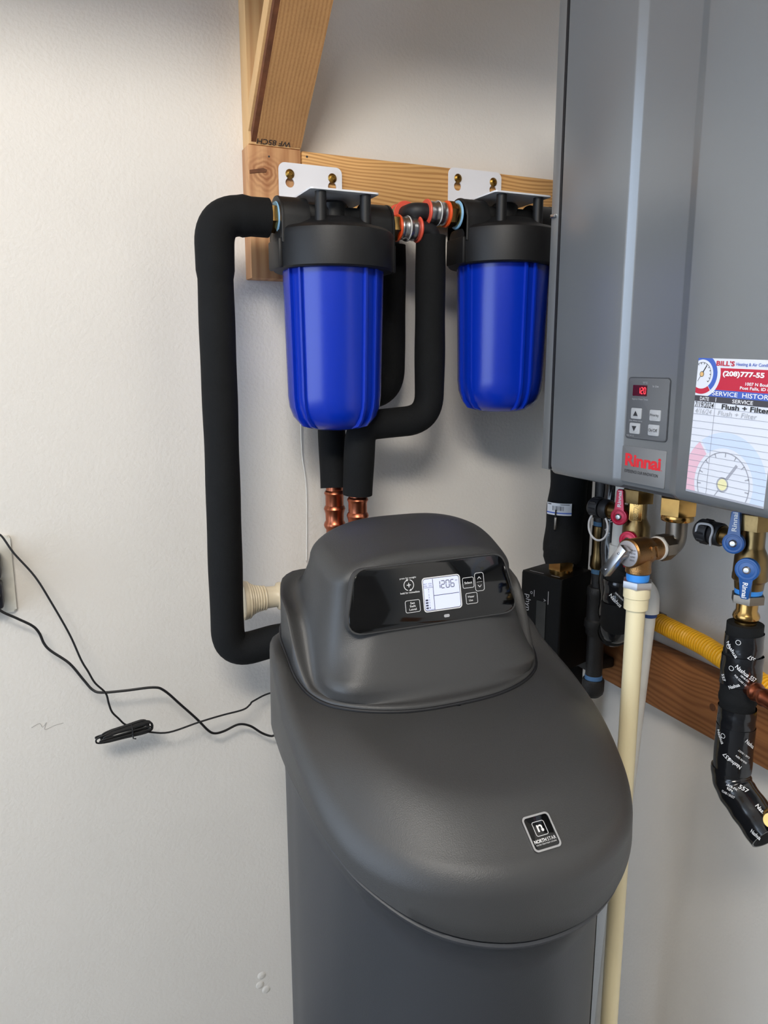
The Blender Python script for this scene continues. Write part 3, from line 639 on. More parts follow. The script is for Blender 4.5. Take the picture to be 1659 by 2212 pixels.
for k in range(8):
    v = 4.2 - k * 3.3; text(ink, str(8 - k), pp(-8.2, v, 0), pU, pV, 0.0011, 0.0020, lift=0.0017)
    if k >= 4: bar(ink, pp(-11.8, v, 0), pU, pV, 0.0036, 0.0021, 0.0017)
obj('screen_digits', ink, M_LCDINK, pn)
wp = MB()
outline(wp, 0.0205, 0.0155, 0.0025, pp(-31.8, -13.8, 0)); outline(wp, 0.0168, 0.0138, 0.0022, pp(49.4, 6.4, 0)); outline(wp, 0.0138, 0.0240, 0.0034, pp(66.0, 5.7, 0)); outline(wp, 0.0172, 0.0143, 0.0022, pp(52.6, -14.0, 0))
for s, v in (('Set', -9.8), ('Salt', -13.6), ('Level', -17.6)): text(wp, s, pp(-31.8, v), pU, pV, 0.0018 * len(s) + 0.001, 0.0027, 0.012)
text(wp, 'Select', pp(49.4, 6.4), pU, pV, 0.0112, 0.0030, 0.012); text(wp, 'Water', pp(51.6, -11.8), pU, pV, 0.0100, 0.0026, 0.01); text(wp, 'Use', pp(51.2, -16.4), pU, pV, 0.0058, 0.0026, 0.01)
text(wp, 'press for tonight', pp(-35.3, 21.6), pU, pV, 0.0225, 0.0026, 0.012); text(wp, 'hold for immediate', pp(-33.9, 3.6), pU, pV, 0.0265, 0.0024, 0.012)
bar(wp, pp(-34.8, 12.9, 0), pU, pV, 0.0056, 0.0010, 0.0014); bar(wp, pp(-34.8, 12.9, 0), pU, pV, 0.0010, 0.0056, 0.00142)
for a0 in (110, 290):
    rr_ = []
    for k in range(17):
        a = math.radians(a0 + 145 * k / 16); rr_.append([pp(-34.8 + r * math.cos(a), 12.9 + r * math.sin(a)) for r in (6.2, 7.1)])
    wp.grid(rr_, False)
    a = math.radians(a0 - 6); c = (-34.8 + 6.65 * math.cos(a), 12.9 + 6.65 * math.sin(a)); tx, ty = math.sin(a), -math.cos(a); nx, ny = math.cos(a), math.sin(a)
    wp.add([pp(c[0] + tx * 1.9, c[1] + ty * 1.9), pp(c[0] + nx * 1.5 - tx * 1, c[1] + ny * 1.5 - ty * 1), pp(c[0] - nx * 1.5 - tx * 1, c[1] - ny * 1.5 - ty * 1)], [(0, 1, 2)])
for sgn, v in ((1, 10.8), (-1, 0.2)):
    for s2 in (-1, 1):
        c = pp(66 + s2 * 1.2, v, 0); d = (pU * s2 * -1 + pV * 1.1 * sgn).normalized(); bar(wp, c, d, pN.cross(d), 0.0040, 0.0007, 0.0014)
bar(wp, pp(66, 5.6, 0), pU, pV, 0.0085, 0.0003, 0.0014)
obj('panel_lettering', wp, M_PRINT, pn, label='white panel lettering and button outlines')
obj('indicator_window', MB().prism(rrect(0.008, 0.0038, 0.0017), pp(14.5, -31.6, 0), pU, pV, pN, 0, 0.0014), M_GREYR, pn)
# badge on the lid nose
bo = Vector((SX - 0.0006, -0.7085, base_top(SX, -0.7085)))
e = 0.004; g = (base_top(SX, -0.7085 + e) - base_top(SX, -0.7085 - e)) / (2 * e)
bV = Vector((0, 1, g)).normalized(); bU = X; bN = bU.cross(bV).normalized()
bo = bo + bN * 0.0004
bd_ = obj('badge', MB().prism(rrect(0.0300, 0.0330, 0.0035), bo, bU, bV, bN, -0.006, 0.0016, 0.0006), M_GLOSS, sf)
obj('badge_rim', frame_ring(rrect(0.0335, 0.0365, 0.0048), rrect(0.0295, 0.0325, 0.0034), MB(), bo, bU, bV, bN, -0.004, 0.0019), M_CHROME, bd_)
bl = MB(); B2 = lambda u, v, l=0.0019: bo + bU * u / 1000 + bV * v / 1000 + bN * l
frame_ring(rrect(0.0148, 0.0148, 0.0022), rrect(0.0138, 0.0138, 0.0017), bl, B2(0, 3.6, 0), bU, bV, bN, 0.0016, 0.0018)
# the n with a drop for its right foot
npoly = [(-3.6, -3.4), (-1.6, -3.4), (-1.6, 1.0), (-0.9, 2.0), (0.4, 2.1), (1.2, 1.4), (1.3, -0.2), (2.9, 0.0), (3.2, 1.6), (2.4, 3.2), (0.8, 3.8), (-0.7, 3.4), (-1.6, 2.6), (-1.7, 3.6), (-3.6, 3.6)]
bl.add([B2(x, y + 3.6) for x, y in npoly], [tuple(range(len(npoly)))])
dp = [(2.2, 0.3)] + [(2.2 + 1.6 * math.cos(math.radians(a)), -1.9 + 1.7 * math.sin(math.radians(a))) for a in range(40, -221, -20)]
bl.add([B2(x, y + 3.6, 0.00195) for x, y in dp], [tuple(range(len(dp)))])
text(bl, 'NORTH', B2(-5.8, -8.2), bU, bV, 0.0148, 0.0036, 0.03); text(bl, 'STAR', B2(8.0, -8.2), bU, bV, 0.0105, 0.0036, 0.0)
text(bl, 'WATER TREATMENT SYSTEMS', B2(0, -11.8), bU, bV, 0.0250, 0.0013)
obj('badge_lettering', bl, M_PRINT, bd_)

# ------------------------------------------------------------------ outlet and cords
ot = thing('wall_outlet', (-1.08, -0.004, 1.078), 'almond outlet plate with a black plug at the left edge', 'outlet')
obj('plate', MB().prism(rrect(0.079, 0.122, 0.004), (-1.0785, 0, 1.078), X, Z, -Y, 0, 0.007, 0.0035, 3), M_OUTLET, ot)
obj('receptacle', MB().prism(rrect(0.034, 0.068, 0.004), (-1.0785, 0, 1.078), X, Z, -Y, 0.006, 0.0085, 0.001), M_OUTLET, ot)
def plug(zc, label): 
    t = thing('power_plug', (-1.075, -0.03, zc - 0.02), label, 'plug'); m_ = MB().box(-1.096, -1.0545, -0.042, -0.0088, zc - 0.020, zc + 0.022, 0.006, 3); obj('plug_body', m_, mat('navy_plug', (26, 27, 38), 0.45), t)
    obj('strain_relief', MB().tube([(-1.066, -0.036, zc), (-1.060, -0.052, zc + 0.006)], [0.006, 0.0035], 12), M_CORD, t)
plug(1.098, 'black plug in the upper outlet socket'); plug(1.052, 'black plug in the lower outlet socket')
def cord_path(pts): return cr(pts, 8)
c1 = [(-1.064, -0.046, 1.102), (-1.058, -0.050, 1.138), (-1.0501, -0.05, 1.1503), (-1.0338, -0.0527, 1.121), (-1.0083, -0.0553, 1.0829), (-0.9889, -0.0577, 1.0408), (-0.9665, -0.0596, 0.9859), (-0.9528, -0.061, 0.9422), (-0.944, -0.0618, 0.9217), (-0.9351, -0.062, 0.9008), (-0.9204, -0.0615, 0.8806), (-0.9166, -0.0605, 0.8612), (-0.9125, -0.0589, 0.8453), (-0.9032, -0.0568, 0.8312), (-0.8938, -0.0544, 0.818), (-0.8796, -0.0557, 0.8103)]
c1b = [(-0.8580, -0.062, 0.8005), (-0.8253, -0.0591, 0.7919), (-0.7745, -0.0563, 0.7988), (-0.7341, -0.0534, 0.8024), (-0.6969, -0.0506, 0.8043), (-0.6836, -0.0477, 0.8101), (-0.6761, -0.0449, 0.8145), (-0.6397, -0.042, 0.8224), (-0.60, -0.07, 0.82), (-0.575, -0.18, 0.81), (-0.565, -0.345, 0.81)]
c2 = [(-1.066, -0.046, 1.052), (-1.0602, -0.045, 1.0331), (-1.0395, -0.0402, 1.0163), (-1.0182, -0.0362, 0.9994), (-1.0094, -0.0337, 0.9851), (-1.0041, -0.033, 0.9673), (-0.9951, -0.0343, 0.954), (-0.9698, -0.0374, 0.9301), (-0.9513, -0.0417, 0.9011), (-0.9388, -0.0466, 0.8834), (-0.9254, -0.0512, 0.8781), (-0.8902, -0.0548, 0.8764), (-0.8467, -0.0567, 0.875), (-0.8286, -0.0568, 0.8661), (-0.8034, -0.0549, 0.8358), (-0.7773, -0.0513, 0.8031), (-0.7579, -0.0468, 0.7757), (-0.7453, -0.0419, 0.7656), (-0.7281, -0.0375, 0.7645), (-0.7025, -0.0344, 0.7702), (-0.6815, -0.033, 0.7627), (-0.661, -0.0336, 0.7453), (-0.6447, -0.0361, 0.7368), (-0.6329, -0.0401, 0.738), (-0.60, -0.07, 0.74), (-0.58, -0.18, 0.73), (-0.57, -0.35, 0.73)]
ct = thing('appliance_cord', (-0.89, -0.062, 0.79), 'thin black power cord with a tied bundle hanging in front of the wall', 'cord')
obj('lead_from_plug', MB().tube(cr(c1, 6), 0.0016, 8), M_CORD, ct)
obj('lead_to_softener', MB().tube(cr(c1b, 6), 0.0016, 8), M_CORD, ct)
ba, bb = Vector((-0.9345, -0.062, 0.8040)), Vector((-0.8535, -0.062, 0.8130)); bax = (bb - ba).normalized(); bup = bax.cross(Y).normalized()
if bup.z < 0: bup = -bup
bun = MB(); rnd = random.Random(9)
for k in range(12):
    ph = 2 * pi * k / 12; cy_ = 0.0085 * math.cos(ph); w = 0.0030 + 0.0075 * abs(math.sin(ph)); tilt = 0.0018 * rnd.uniform(-1, 1); a0 = ba + bax * (rnd.uniform(-0.002, 0.012) if k % 4 else -0.006); b1 = bb + bax * rnd.uniform(-0.006, 0.004); L_ = (b1 - a0).length; loop = []
    for i in range(25):
        u = 2 * pi * i / 24; c = math.cos(u); s = math.sin(u); sq = math.copysign(abs(c) ** 0.45, c); pinch = 1 - 0.25 * math.exp(-((0.5 + 0.5 * sq - 0.62) / 0.10) ** 2)
        loop.append(a0 + bax * (L_ * (0.5 + 0.5 * sq)) + bup * (math.copysign(abs(s) ** 0.6, s) * w * pinch * (0.62 + 0.55 * (0.5 + 0.5 * sq)) + tilt) + Y * (cy_ * pinch))
    bun.tube(loop, 0.0014, 7, False)
obj('cord_bundle', bun, M_CORD, ct)
obj('twist_tie', MB().tube([ba + bax * 0.0515 + bup * 0.0108 * math.cos(a) + Y * 0.0100 * math.sin(a) for a in [2 * pi * i / 20 for i in range(21)]] + [ba + bax * 0.050 - Y * 0.011 - bup * 0.010, ba + bax * 0.054 - Y * 0.011 - bup * 0.012], 0.0011, 8), M_CORD, ct)
one('appliance_cord', MB().tube(cr(c2, 6), 0.0021, 8), M_CORD, 'thicker black power cord running plain across the wall to the softener', 'cord')

# ------------------------------------------------------------------ water heater
HF = -0.290; HB = -0.030; zb_, zt_ = 1.237, 1.93
ht = thing('water_heater', (-0.16, -0.58, zb_), 'large grey wall-hung tankless water heater', 'water heater')
# case, a little wider than its front cover
case = MB(); case.prism(rrect(0.510, zt_ - zb_ - 0.008, 0.012), (0, -0.587, (zb_ + zt_) / 2), -Y, Z, -X, -HB, 0.2790, 0.004, 3)
obj('case', case, M_HEATS, ht)
# front cover: profile across y extruded upward, rounded at the lower edge
yp = [(-0.3535, HF + 0.0125), (-0.3535, HF + 0.006), (-0.3545, HF + 0.003), (-0.357, HF + 0.0008), (-0.361, HF), (-0.4920, HF), (-0.4938, HF + 0.0003), (-0.4952, HF + 0.0009), (-0.5050, HF + 0.0054), (-0.5062, HF + 0.0058), (-0.508, HF + 0.0060), (-0.590, HF + 0.0060), (-0.592, HF + 0.0057), (-0.5932, HF + 0.0052), (-0.6052, HF + 0.0006), (-0.6065, HF + 0.0001), (-0.608, HF), (-0.812, HF), (-0.818, HF + 0.003), (-0.820, HF + 0.0125)]
rows = []
zr = [(0.012, 0.0), (0.0075, 0.0012), (0.0040, 0.0035), (0.0014, 0.0075), (0.0, 0.014)]
for dx, dz_ in zr: rows.append([(min(x + dx, HF + 0.0145) if dx > 0.011 else min(x + dx, HF + 0.0142), y, zb_ + dz_) for y, x in yp])
rows.append([(x, y, zt_ - 0.006) for y, x in yp]); rows.append([(min(x + 0.012, HF + 0.0145), y, zt_) for y, x in yp])
cv = MB().grid(rows, False)
obj('front_cover', cv, M_HEAT, ht, angle=28)
for y0_, y1_, y2_, y3_ in ((-0.3500, -0.3320, -0.3545, -0.3500), (-0.8420, -0.8240, -0.8240, -0.8195)):
    obj('side_flange', MB().box(-0.2885, -0.262, y0_, y1_, zb_ + 0.006, zt_ - 0.004, 0.0008, 2), M_HEATS, ht)
    obj('seam_strip', MB().box(-0.2889, -0.262, y2_, y3_, zb_ + 0.008, zt_ - 0.006), M_RUBBER, ht)
obj('seam_gasket', MB().prism(rrect(0.470, zt_ - zb_ - 0.004, 0.006), (0, -0.587, (zb_ + zt_) / 2), -Y, Z, -X, 0.270, 0.2812), M_DARKINK, ht)
obj('cover_clip', MB().box(-0.2925, -0.288, -0.345, -0.334, 1.604, 1.609, 0.001), M_STEEL, ht)
HP = HF + 0.006     # recessed band plane
def hp(y, z, l=0.0): return Vector((HP - l, y + 0.005, z))
hU, hV = -Y, Z; hN = -X
cp = obj('control_panel', MB().prism(rrect(0.0715, 0.0760, 0.004), hp(-0.5505, 1.3438), hU, hV, hN, 0, 0.0016, 0.0008), M_CTRL, ht)
frame = frame_ring(rrect(0.0735, 0.078, 0.005), rrect(0.0715, 0.076, 0.004), MB(), hp(-0.5505, 1.3438), hU, hV, hN, 0, 0.0010); obj('panel_edge', frame, M_CTRLD, cp)
sh = [(-0.006, 0.037), (0.034, 0.037), (0.0345, -0.036), (0.028, -0.036), (0.026, 0.008), (0.010, 0.006), (0.012, 0.020), (-0.004, 0.022)]
obj('display_window', MB().prism(rrect(0.0250, 0.0135, 0.0008), hp(-0.5365, 1.3663), hU, hV, hN, 0.001, 0.0021), M_SCR, cp)
dg_ = MB()
SEG['n'] = 'abcf'
for ch, y in zip('120', (-0.5365, -0.5415, -0.5465)): seg7(dg_, ch, hp(y + 0.001, 1.3663), 0.0030, 0.0075, 0.0009, hU, hV, 0.00225)
obj('display_digits', dg_, M_LEDR, cp)
for (y, z, s) in ((-0.533, 1.3373, 'u'), (-0.5318, 1.3183, 'd'), (-0.5663, 1.3367, 'Priority'), (-0.5653, 1.3184, 'On/Off')):
    b_ = obj('button', MB().prism(rrect(0.0185, 0.0135, 0.0012), hp(y, z), hU, hV, hN, 0.001, 0.0026, 0.0006), M_BTN, cp)
    dome = MB().lathe(hp(y, z, 0.0024), hN, [(0.0058, 0), (0.0055, 0.0004), (0.003, 0.0009), (0, 0.0010)], 24); obj('button_dome', dome, M_BTN, cp)
    if s in 'ud':
        k_ = 1 if s == 'u' else -1; mb_ = MB(); c = hp(y, z, 0.0037); mb_.add([c + hU * -0.0042 + hV * -0.0030 * k_, c + hU * 0.0042 + hV * -0.0030 * k_, c + hV * 0.0036 * k_], [(0, 1, 2)]); obj('arrow_mark', mb_, M_DARKINK, cp)
    else:
        mb_ = MB(); text(mb_, s, hp(y, z, 0.0037), hU, hV, 0.0150, 0.0040); obj('button_lettering', mb_, M_DARKINK, cp)
cl = MB(); text(cl, '°F/°C', hp(-0.545, 1.3762, 0.0018), hU, hV, 0.0085, 0.0026); text(cl, 'In Use', hp(-0.5635, 1.3722, 0.0018), hU, hV, 0.0100, 0.0026); text(cl, 'Approx Water Temp.', hp(-0.5375, 1.3552, 0.0018), hU, hV, 0.0290, 0.0026)
text(cl, 'Hot Water temp.', hp(-0.5325, 1.3278, 0.0018), hU, hV, 0.0240, 0.0022); text(cl, 'MC-91-2', hp(-0.5235, 1.3085, 0.0018), hU, hV, 0.0130, 0.0017)
obj('control_lettering', cl, M_BTN, cp)
np_ = obj('name_plate', MB().prism(rrect(0.0785, 0.0465, 0.0015), hp(-0.549, 1.2712), hU, hV, hN, 0, 0.0009, 0.0004), M_PLATE, ht)
nl = MB()
nl_o = hp(-0.5485, 1.2770, 0.0012); text(nl, 'Rinnai', nl_o, hU, hV, 0.0640, 0.0165, 0.035, space=0.95); text(nl, '.', hp(-0.5822, 1.2697, 0.0012), hU, hV, 0.0012, 0.0012); obj('brand_lettering', nl, M_RED, np_)
nl = MB(); text(nl, 'EXPERIENCE OUR INNOVATION', hp(-0.5465, 1.2622, 0.0012), hU, hV, 0.0600, 0.0040, 0.006); obj('slogan_lettering', nl, M_DARKINK, np_)

# service sticker
sw, sh_ = 0.1085, 0.1540
rot = math.radians(2.2); sU = (hU * math.cos(0) + hV * 0).normalized(); sV = Vector((0, -0.036, 1.0)).normalized(); sV = Vector((0, -0.030, 1)).normalized(); sU = Vector((0, -1, -0.030)).normalized()
sO = Vector((HF, -0.6285, 1.4062))         # top-left corner; s to the right, t downward
sN = hN
def sp(s, t, l): return sO + sU * (s * sw) - sV * (t * sh_) + sN * l
stk = obj('service_sticker', MB().add([sp(0, 1, 0), sp(1, 1, 0), sp(1, 0, 0), sp(0, 0, 0), sp(0, 1, .0004), sp(1, 1, .0004), sp(1, 0, .0004), sp(0, 0, .0004)], [(0, 1, 2, 3), (4, 5, 6, 7), (0, 1, 5, 4), (1, 2, 6, 5), (2, 3, 7, 6), (3, 0, 4, 7)]), M_PAPER, ht)
def clip(poly):
    for ax, lim, sg in ((0, 0.0, 1), (0, 1.0, -1), (1, 0.0, 1), (1, 1.0, -1)):
        out = []
        for i in range(len(poly)):
            a, b = poly[i - 1], poly[i]; da, db = (a[ax] - lim) * sg, (b[ax] - lim) * sg
            if (da < 0) != (db < 0):
                t = da / (da - db); out.append((a[0] + (b[0] - a[0]) * t, a[1] + (b[1] - a[1]) * t))
            if db >= 0: out.append(b)
        poly = out
        if not poly: return poly
    return poly
def spoly(mb, poly, l):
    p = clip(poly)
    if len(p) > 2: mb.add([sp(s, t, l) for s, t in p], [tuple(range(len(p)))])
asp = sw / sh_
def sector(mb, c, r0, r1, a0, a1, l, n=24):
    for k in range(n):
        b0_ = math.radians(a0 + (a1 - a0) * k / n); b1_ = math.radians(a0 + (a1 - a0) * (k + 1) / n)
        q = [(c[0] + r * math.cos(b), c[1] - r * math.sin(b) * asp) for r, b in ((r0, b0_), (r1, b0_), (r1, b1_), (r0, b1_))]
        spoly(mb, q, l)
L1, L2, L3, L4, L5 = 0.0005, 0.0006, 0.0007, 0.0008, 0.0009
def spart(name, m, fn): 
    mb = MB(); fn(mb); return obj(name, mb, m, stk, fix=False)
def rect(mb, s0, s1, t0, t1, l): spoly(mb, [(s0, t0), (s1, t0), (s1, t1), (s0, t1)], l)
WC = (0.48, 0.895)
spart('watermark_blue', M_BLUEW, lambda m: sector(m, WC, 0.375, 0.535, -20, 128, L1))
spart('watermark_pink', M_PINKW, lambda m: sector(m, WC, 0.375, 0.535, 131, 215, L1))
def wm(m):
    sector(m, WC, 0.325, 0.337, -35, 215, L2, 40); sector(m, WC, 0.06, 0.078, 0, 360, L3)
    for a in range(-30, 215, 24): sector(m, WC, 0.285, 0.33, a - 1.2, a + 1.2, L2, 1)
    for (a, r0, r1, w) in ((55, 0.08, 0.27, 0.016), (236, 0.08, 0.24, 0.006)):
        c, s = math.cos(math.radians(a)), math.sin(math.radians(a)); spoly(m, [(WC[0] + c * r0 - s * w, WC[1] - (s * r0 + c * w) * asp), (WC[0] + c * r0 + s * w, WC[1] - (s * r0 - c * w) * asp), (WC[0] + c * r1 + s * w, WC[1] - (s * r1 - c * w) * asp), (WC[0] + c * r1 - s * w, WC[1] - (s * r1 + c * w) * asp)], L2)
spart('watermark_gauge', M_GREYW, wm)
spart('watermark_hub', M_YELW, lambda m: sector(m, WC, 0, 0.06, 0, 360, L3))
spart('red_band', M_CRIM, lambda m: rect(m, 0.0, 1, 0.066, 0.222, L1))
spart('blue_band', M_NAVY, lambda m: rect(m, 0.0, 1, 0.222, 0.272, L1))
spart('black_band', M_CHAR, lambda m: rect(m, 0, 1, 0.272, 0.314, L3))
spart('foot_band', M_GREYW, lambda m: rect(m, 0, 1, 0.985, 1.0, L3))
GC = (0.065, 0.116)
spart('gauge_surround', M_PAPER, lambda m: sector(m, GC, 0, 0.245, 0, 360, L2, 48))
spart('gauge_blue', M_NAVY, lambda m: sector(m, GC, 0.150, 0.205, -50, 180, L3))
spart('gauge_red', M_CRIM, lambda m: sector(m, GC, 0.150, 0.205, 180, 308, L3))
def gg(m):
    sector(m, GC, 0.117, 0.122, -40, 140, L3, 30); sector(m, GC, 0.022, 0.029, 0, 360, L4)
    for a in range(-40, 140, 20): sector(m, GC, 0.102, 0.12, a - 2, a + 2, L3, 1)
    for (a, r0, r1, w) in ((58, 0.028, 0.105, 0.006), (236, 0.028, 0.09, 0.0025)):
        c, s = math.cos(math.radians(a)), math.sin(math.radians(a)); spoly(m, [(GC[0] + c * r0 - s * w, GC[1] - (s * r0 + c * w) * asp), (GC[0] + c * r0 + s * w, GC[1] - (s * r0 - c * w) * asp), (GC[0] + c * r1 + s * w, GC[1] - (s * r1 - c * w) * asp), (GC[0] + c * r1 - s * w, GC[1] - (s * r1 + c * w) * asp)], L4)
spart('gauge_needle', M_DARKINK, gg)
spart('gauge_hub', mat('tan_print', (222, 180, 120), 0.4), lambda m: sector(m, GC, 0, 0.023, 0, 360, L5))
def rules(m):
    for t in (0.357, 0.409, 0.46, 0.513, 0.565, 0.614, 0.663, 0.71, 0.757, 0.803, 0.848, 0.899, 0.948): rect(m, 0, 1, t - 0.0014, t + 0.0014, L3)
    rect(m, 0.277, 0.282, 0.314, 0.985, L3)
spart('ruled_lines', M_RULE, rules)
def stext(mb, s, cs, ct, w, h, **k): text(mb, s, sp(cs, ct, 0.0010), sU, sV, w * sw, h * sh_, **k)
def t1(m):
    stext(m, "BILL'S", 0.36, 0.033, 0.23, 0.036, bold=0.028)
spart('brand_lettering', M_CRIM, t1)
spart('company_lettering', M_NAVY, lambda m: stext(m, 'Heating & Air Conditioning', 0.745, 0.038, 0.50, 0.028, bold=0.01))
def t2(m):
    stext(m, '(208)777-55', 0.59, 0.108, 0.50, 0.046, bold=0.04); stext(m, '1007 N Boulder', 0.80, 0.167, 0.34, 0.022, bold=0.02); stext(m, 'Post Falls, ID 8', 0.745, 0.198, 0.35, 0.025, bold=0.02)
    stext(m, 'SERVICE  HISTORY', 0.60, 0.247, 0.74, 0.032, bold=0.01); stext(m, 'DATE', 0.135, 0.293, 0.12, 0.026, bold=0.01); stext(m, 'SERVICE', 0.62, 0.293, 0.25, 0.026, bold=0.01); rect(m, 0.281, 0.288, 0.278, 0.308, 0.0009)
spart('white_lettering', mat('sticker_white', (240, 240, 244), 0.4), t2)
def t3(m):
    stext(m, '7/19/2024', 0.140, 0.337, 0.25, 0.040, bold=0.004, italic=0.15); stext(m, 'Flush + Filter', 0.66, 0.337, 0.58, 0.036, bold=0.025)
spart('ink_handwriting', M_DARKINK, t3)
def t4(m):
    stext(m, '4/16/24', 0.135, 0.385, 0.22, 0.036, italic=0.2); stext(m, 'Flush + Filter', 0.57, 0.385, 0.48, 0.034, italic=0.1)
spart('pencil_handwriting', M_PENCIL, t4)
# ------------------------------------------------------------------ timber rail on the right wall
rl = thing('timber_rail', (-0.019, -0.7, 0.808), 'brown timber rail on the side wall below the heater', 'rail')
obj('rail_body', MB().box(-0.038, 0, -2.4, -0.045, 0.808, 0.911, 0.0025), W_RAIL, rl)
obj('knot', MB().lathe((-0.0375, -0.466, 0.862), (-1, 0, 0), [(0.0062, 0), (0.0062, 0.0008), (0, 0.0012)], 16), M_KNOT, rl)

# ------------------------------------------------------------------ shut-off box and its insulated riser
sx_, sy_ = -0.198, -0.275
bx = thing('leak_shutoff_box', (sx_, sy_, 0.865), 'glossy black box-shaped leak shut-off valve below the foam pipe', 'valve box')
v1 = Vector((-0.213 + 0.187, -0.178 + 0.255, 0)).normalized(); fN = None
ux = (Vector((-0.187, -0.255, 0)) - Vector((-0.213, -0.178, 0))).normalized()    # along the lettered face, towards the camera side
uy = Vector((-ux.y, ux.x, 0)); 
if uy.x < 0: uy = -uy                                                                 # away from the lettered face
c0 = Vector((-0.213, -0.178, 1.035)) - Z * 0.0
BW, BD, BH = 0.086, 0.094, 0.172
fp = [c0, c0 + ux * BW, c0 + ux * BW + uy * BD, c0 + uy * BD]
bxm = MB(); pol = [(p.x, p.y) for p in fp]; cxm = sum(p[0] for p in pol) / 4; cym = sum(p[1] for p in pol) / 4
bxm.prism(rpoly(pol, 0.004, 4), (0, 0, 0), X, Y, Z, 1.035 - BH, 1.035, 0.003)
obj('box_body', bxm, mat('box_black', (4, 4, 4), 0.5, spec=0.15), bx)
fz = c0 - uy * 0.0006
bm_ = MB(); text(bm_, 'phyn', fz + ux * 0.016 - Z * 0.056, -Z, ux, 0.030, 0.014, 0.0)
for a_, z_, l_ in ((0.030, 0.030, 0.012), (0.060, 0.026, 0.024), (0.058, 0.118, 0.012)): bar(bm_, fz + ux * a_ - Z * (z_ + l_ / 2), ux, Z, 0.0012, l_, 0.0)
bar(bm_, Vector((c0.x, c0.y, 1.0354)) + ux * 0.026 + uy * 0.010, ux, uy, 0.030, 0.0022, 0.0); bar(bm_, Vector((c0.x, c0.y, 1.0354)) + ux * 0.066 + uy * 0.010, ux, uy, 0.018, 0.0022, 0.0)
for s, a_, z_ in (('o', 0.024, 0.036), ('A', 0.053, 0.044), ('x', 0.051, 0.126)): text(bm_, s, fz + ux * a_ - Z * z_, -Z, ux, 0.005, 0.005)
obj('box_lettering', bm_, mat('dim_print', (150, 150, 155), 0.5), bx)
obj('display_bar', MB().prism(rrect(0.020, 0.070, 0.002), fz + ux * 0.046 - Z * 0.082, ux, Z, -uy, 0, 0.0006), mat('smoked_window', (20, 24, 26), 0.12), bx)
pcx = Vector((-0.157, -0.219, 0))
q = MB(); hexnut(q, (pcx.x, pcx.y, 1.042), Z, 0.0235, 0.022); q.lathe((pcx.x, pcx.y, 0), Z, [(0, 1.033), (0.0205, 1.033), (0.0210, 1.043), (0, 1.043)], 32); obj('hex_nut', q, M_BRASS, bx)
rz = thing('insulated_pipe', (pcx.x, pcx.y, 1.055), 'black foam-covered riser with a white label above the black shut-off box', 'pipe', 'black foam covered pipes')
pts = [Vector((pcx.x - 0.004, pcx.y - 0.001, 1.054)), Vector((pcx.x - 0.004, pcx.y, 1.058))] + [Vector((pcx.x + 0.010 * sstep(1.07, 1.24, z), pcx.y + 0.0 * z, z)) for z in [1.066 + 0.01 * k for k in range(19)]]
rs_ = [0.0255, 0.030] + [0.0327 + 0.0012 * math.sin(k * 0.9) for k in range(19)]
more_ = rounded([pts[-1], (-0.136, -0.206, 1.34), (-0.126, -0.185, 1.52), (-0.118, -0.145, 1.636), (-0.1525, -0.14, 1.636)], [0.2, 0.1, 0.02], 8, 0.012)[1:]
pts = pts + more_; rs_ = rs_ + [max(0.026, 0.0327 - 0.0004 * k) for k in range(len(more_))]
obj('foam_sleeve', MB().tube(pts, rs_, 36), M_FOAM, rz)
def cylmap(cx, cy, r, phi0, zc): 
    return lambda a, b: Vector((cx + r * math.cos(phi0 + a / r), cy + r * math.sin(phi0 + a / r), zc + b))
# direction of the camera seen from a point, so that lettering faces the room as it does on the pipe
def facing(cx, cy): return math.atan2(-1.30 - cy, -0.98 - cx)
lab = MB(); ph = facing(pcx.x, pcx.y) - 0.28; R_ = 0.0352
def patch(mb, cx, cy, r, ph, zc, w, h, n=10): 
    f_ = cylmap(cx, cy, r, ph, zc); return mb.grid([[f_(-w / 2 + w * i / n, -h / 2 + h * j) for i in range(n + 1)] for j in (0, 1)], False)
patch(lab, pcx.x, pcx.y, R_, ph, 1.155, 0.046, 0.021); lb = obj('label', lab, M_PLABEL, rz)
lm = MB(); patch(lm, pcx.x, pcx.y, R_ + 0.0003, ph, 1.1485, 0.046, 0.0022); obj('label_stripe', lm, M_NAVY, lb)
lm = MB()
for k in range(9): patch(lm, pcx.x, pcx.y, R_ + 0.0003, ph + (-0.0095 + k * 0.0023) / R_, 1.1565, 0.0007 + 0.0006 * (k % 3 == 0), 0.008, 1)
patch(lm, pcx.x, pcx.y, R_ + 0.0003, ph + 0.32, 1.1632, 0.016, 0.0010, 4); patch(lm, pcx.x, pcx.y, R_ + 0.0003, ph - 0.48, 1.1632, 0.008, 0.0016, 3)
obj('label_lettering', lm, M_DARKINK, lb)
ph2 = ph - 0.10; d_ = Vector((math.cos(ph2), math.sin(ph2), 0)); pz = pcx + d_ * 0.0356
zp_ = MB(); zp_.box(-0.0022, 0.0022, -0.0012, 0.0012, -0.011, 0.011, 0.0008, mtx=Matrix.Translation((pz.x, pz.y, 1.130)) @ Matrix.Rotation(ph2 + pi / 2, 4, 'Z')); obj('zip_pull', zp_, M_DULLST, rz)
zp_ = MB().tube([(pz.x, pz.y, 1.140), (pz.x + d_.x * 0.002, pz.y + d_.y * 0.002, 1.147), (pz.x, pz.y, 1.154)], 0.0012, 8); obj('zip_slider', zp_, M_RUBBER, rz)
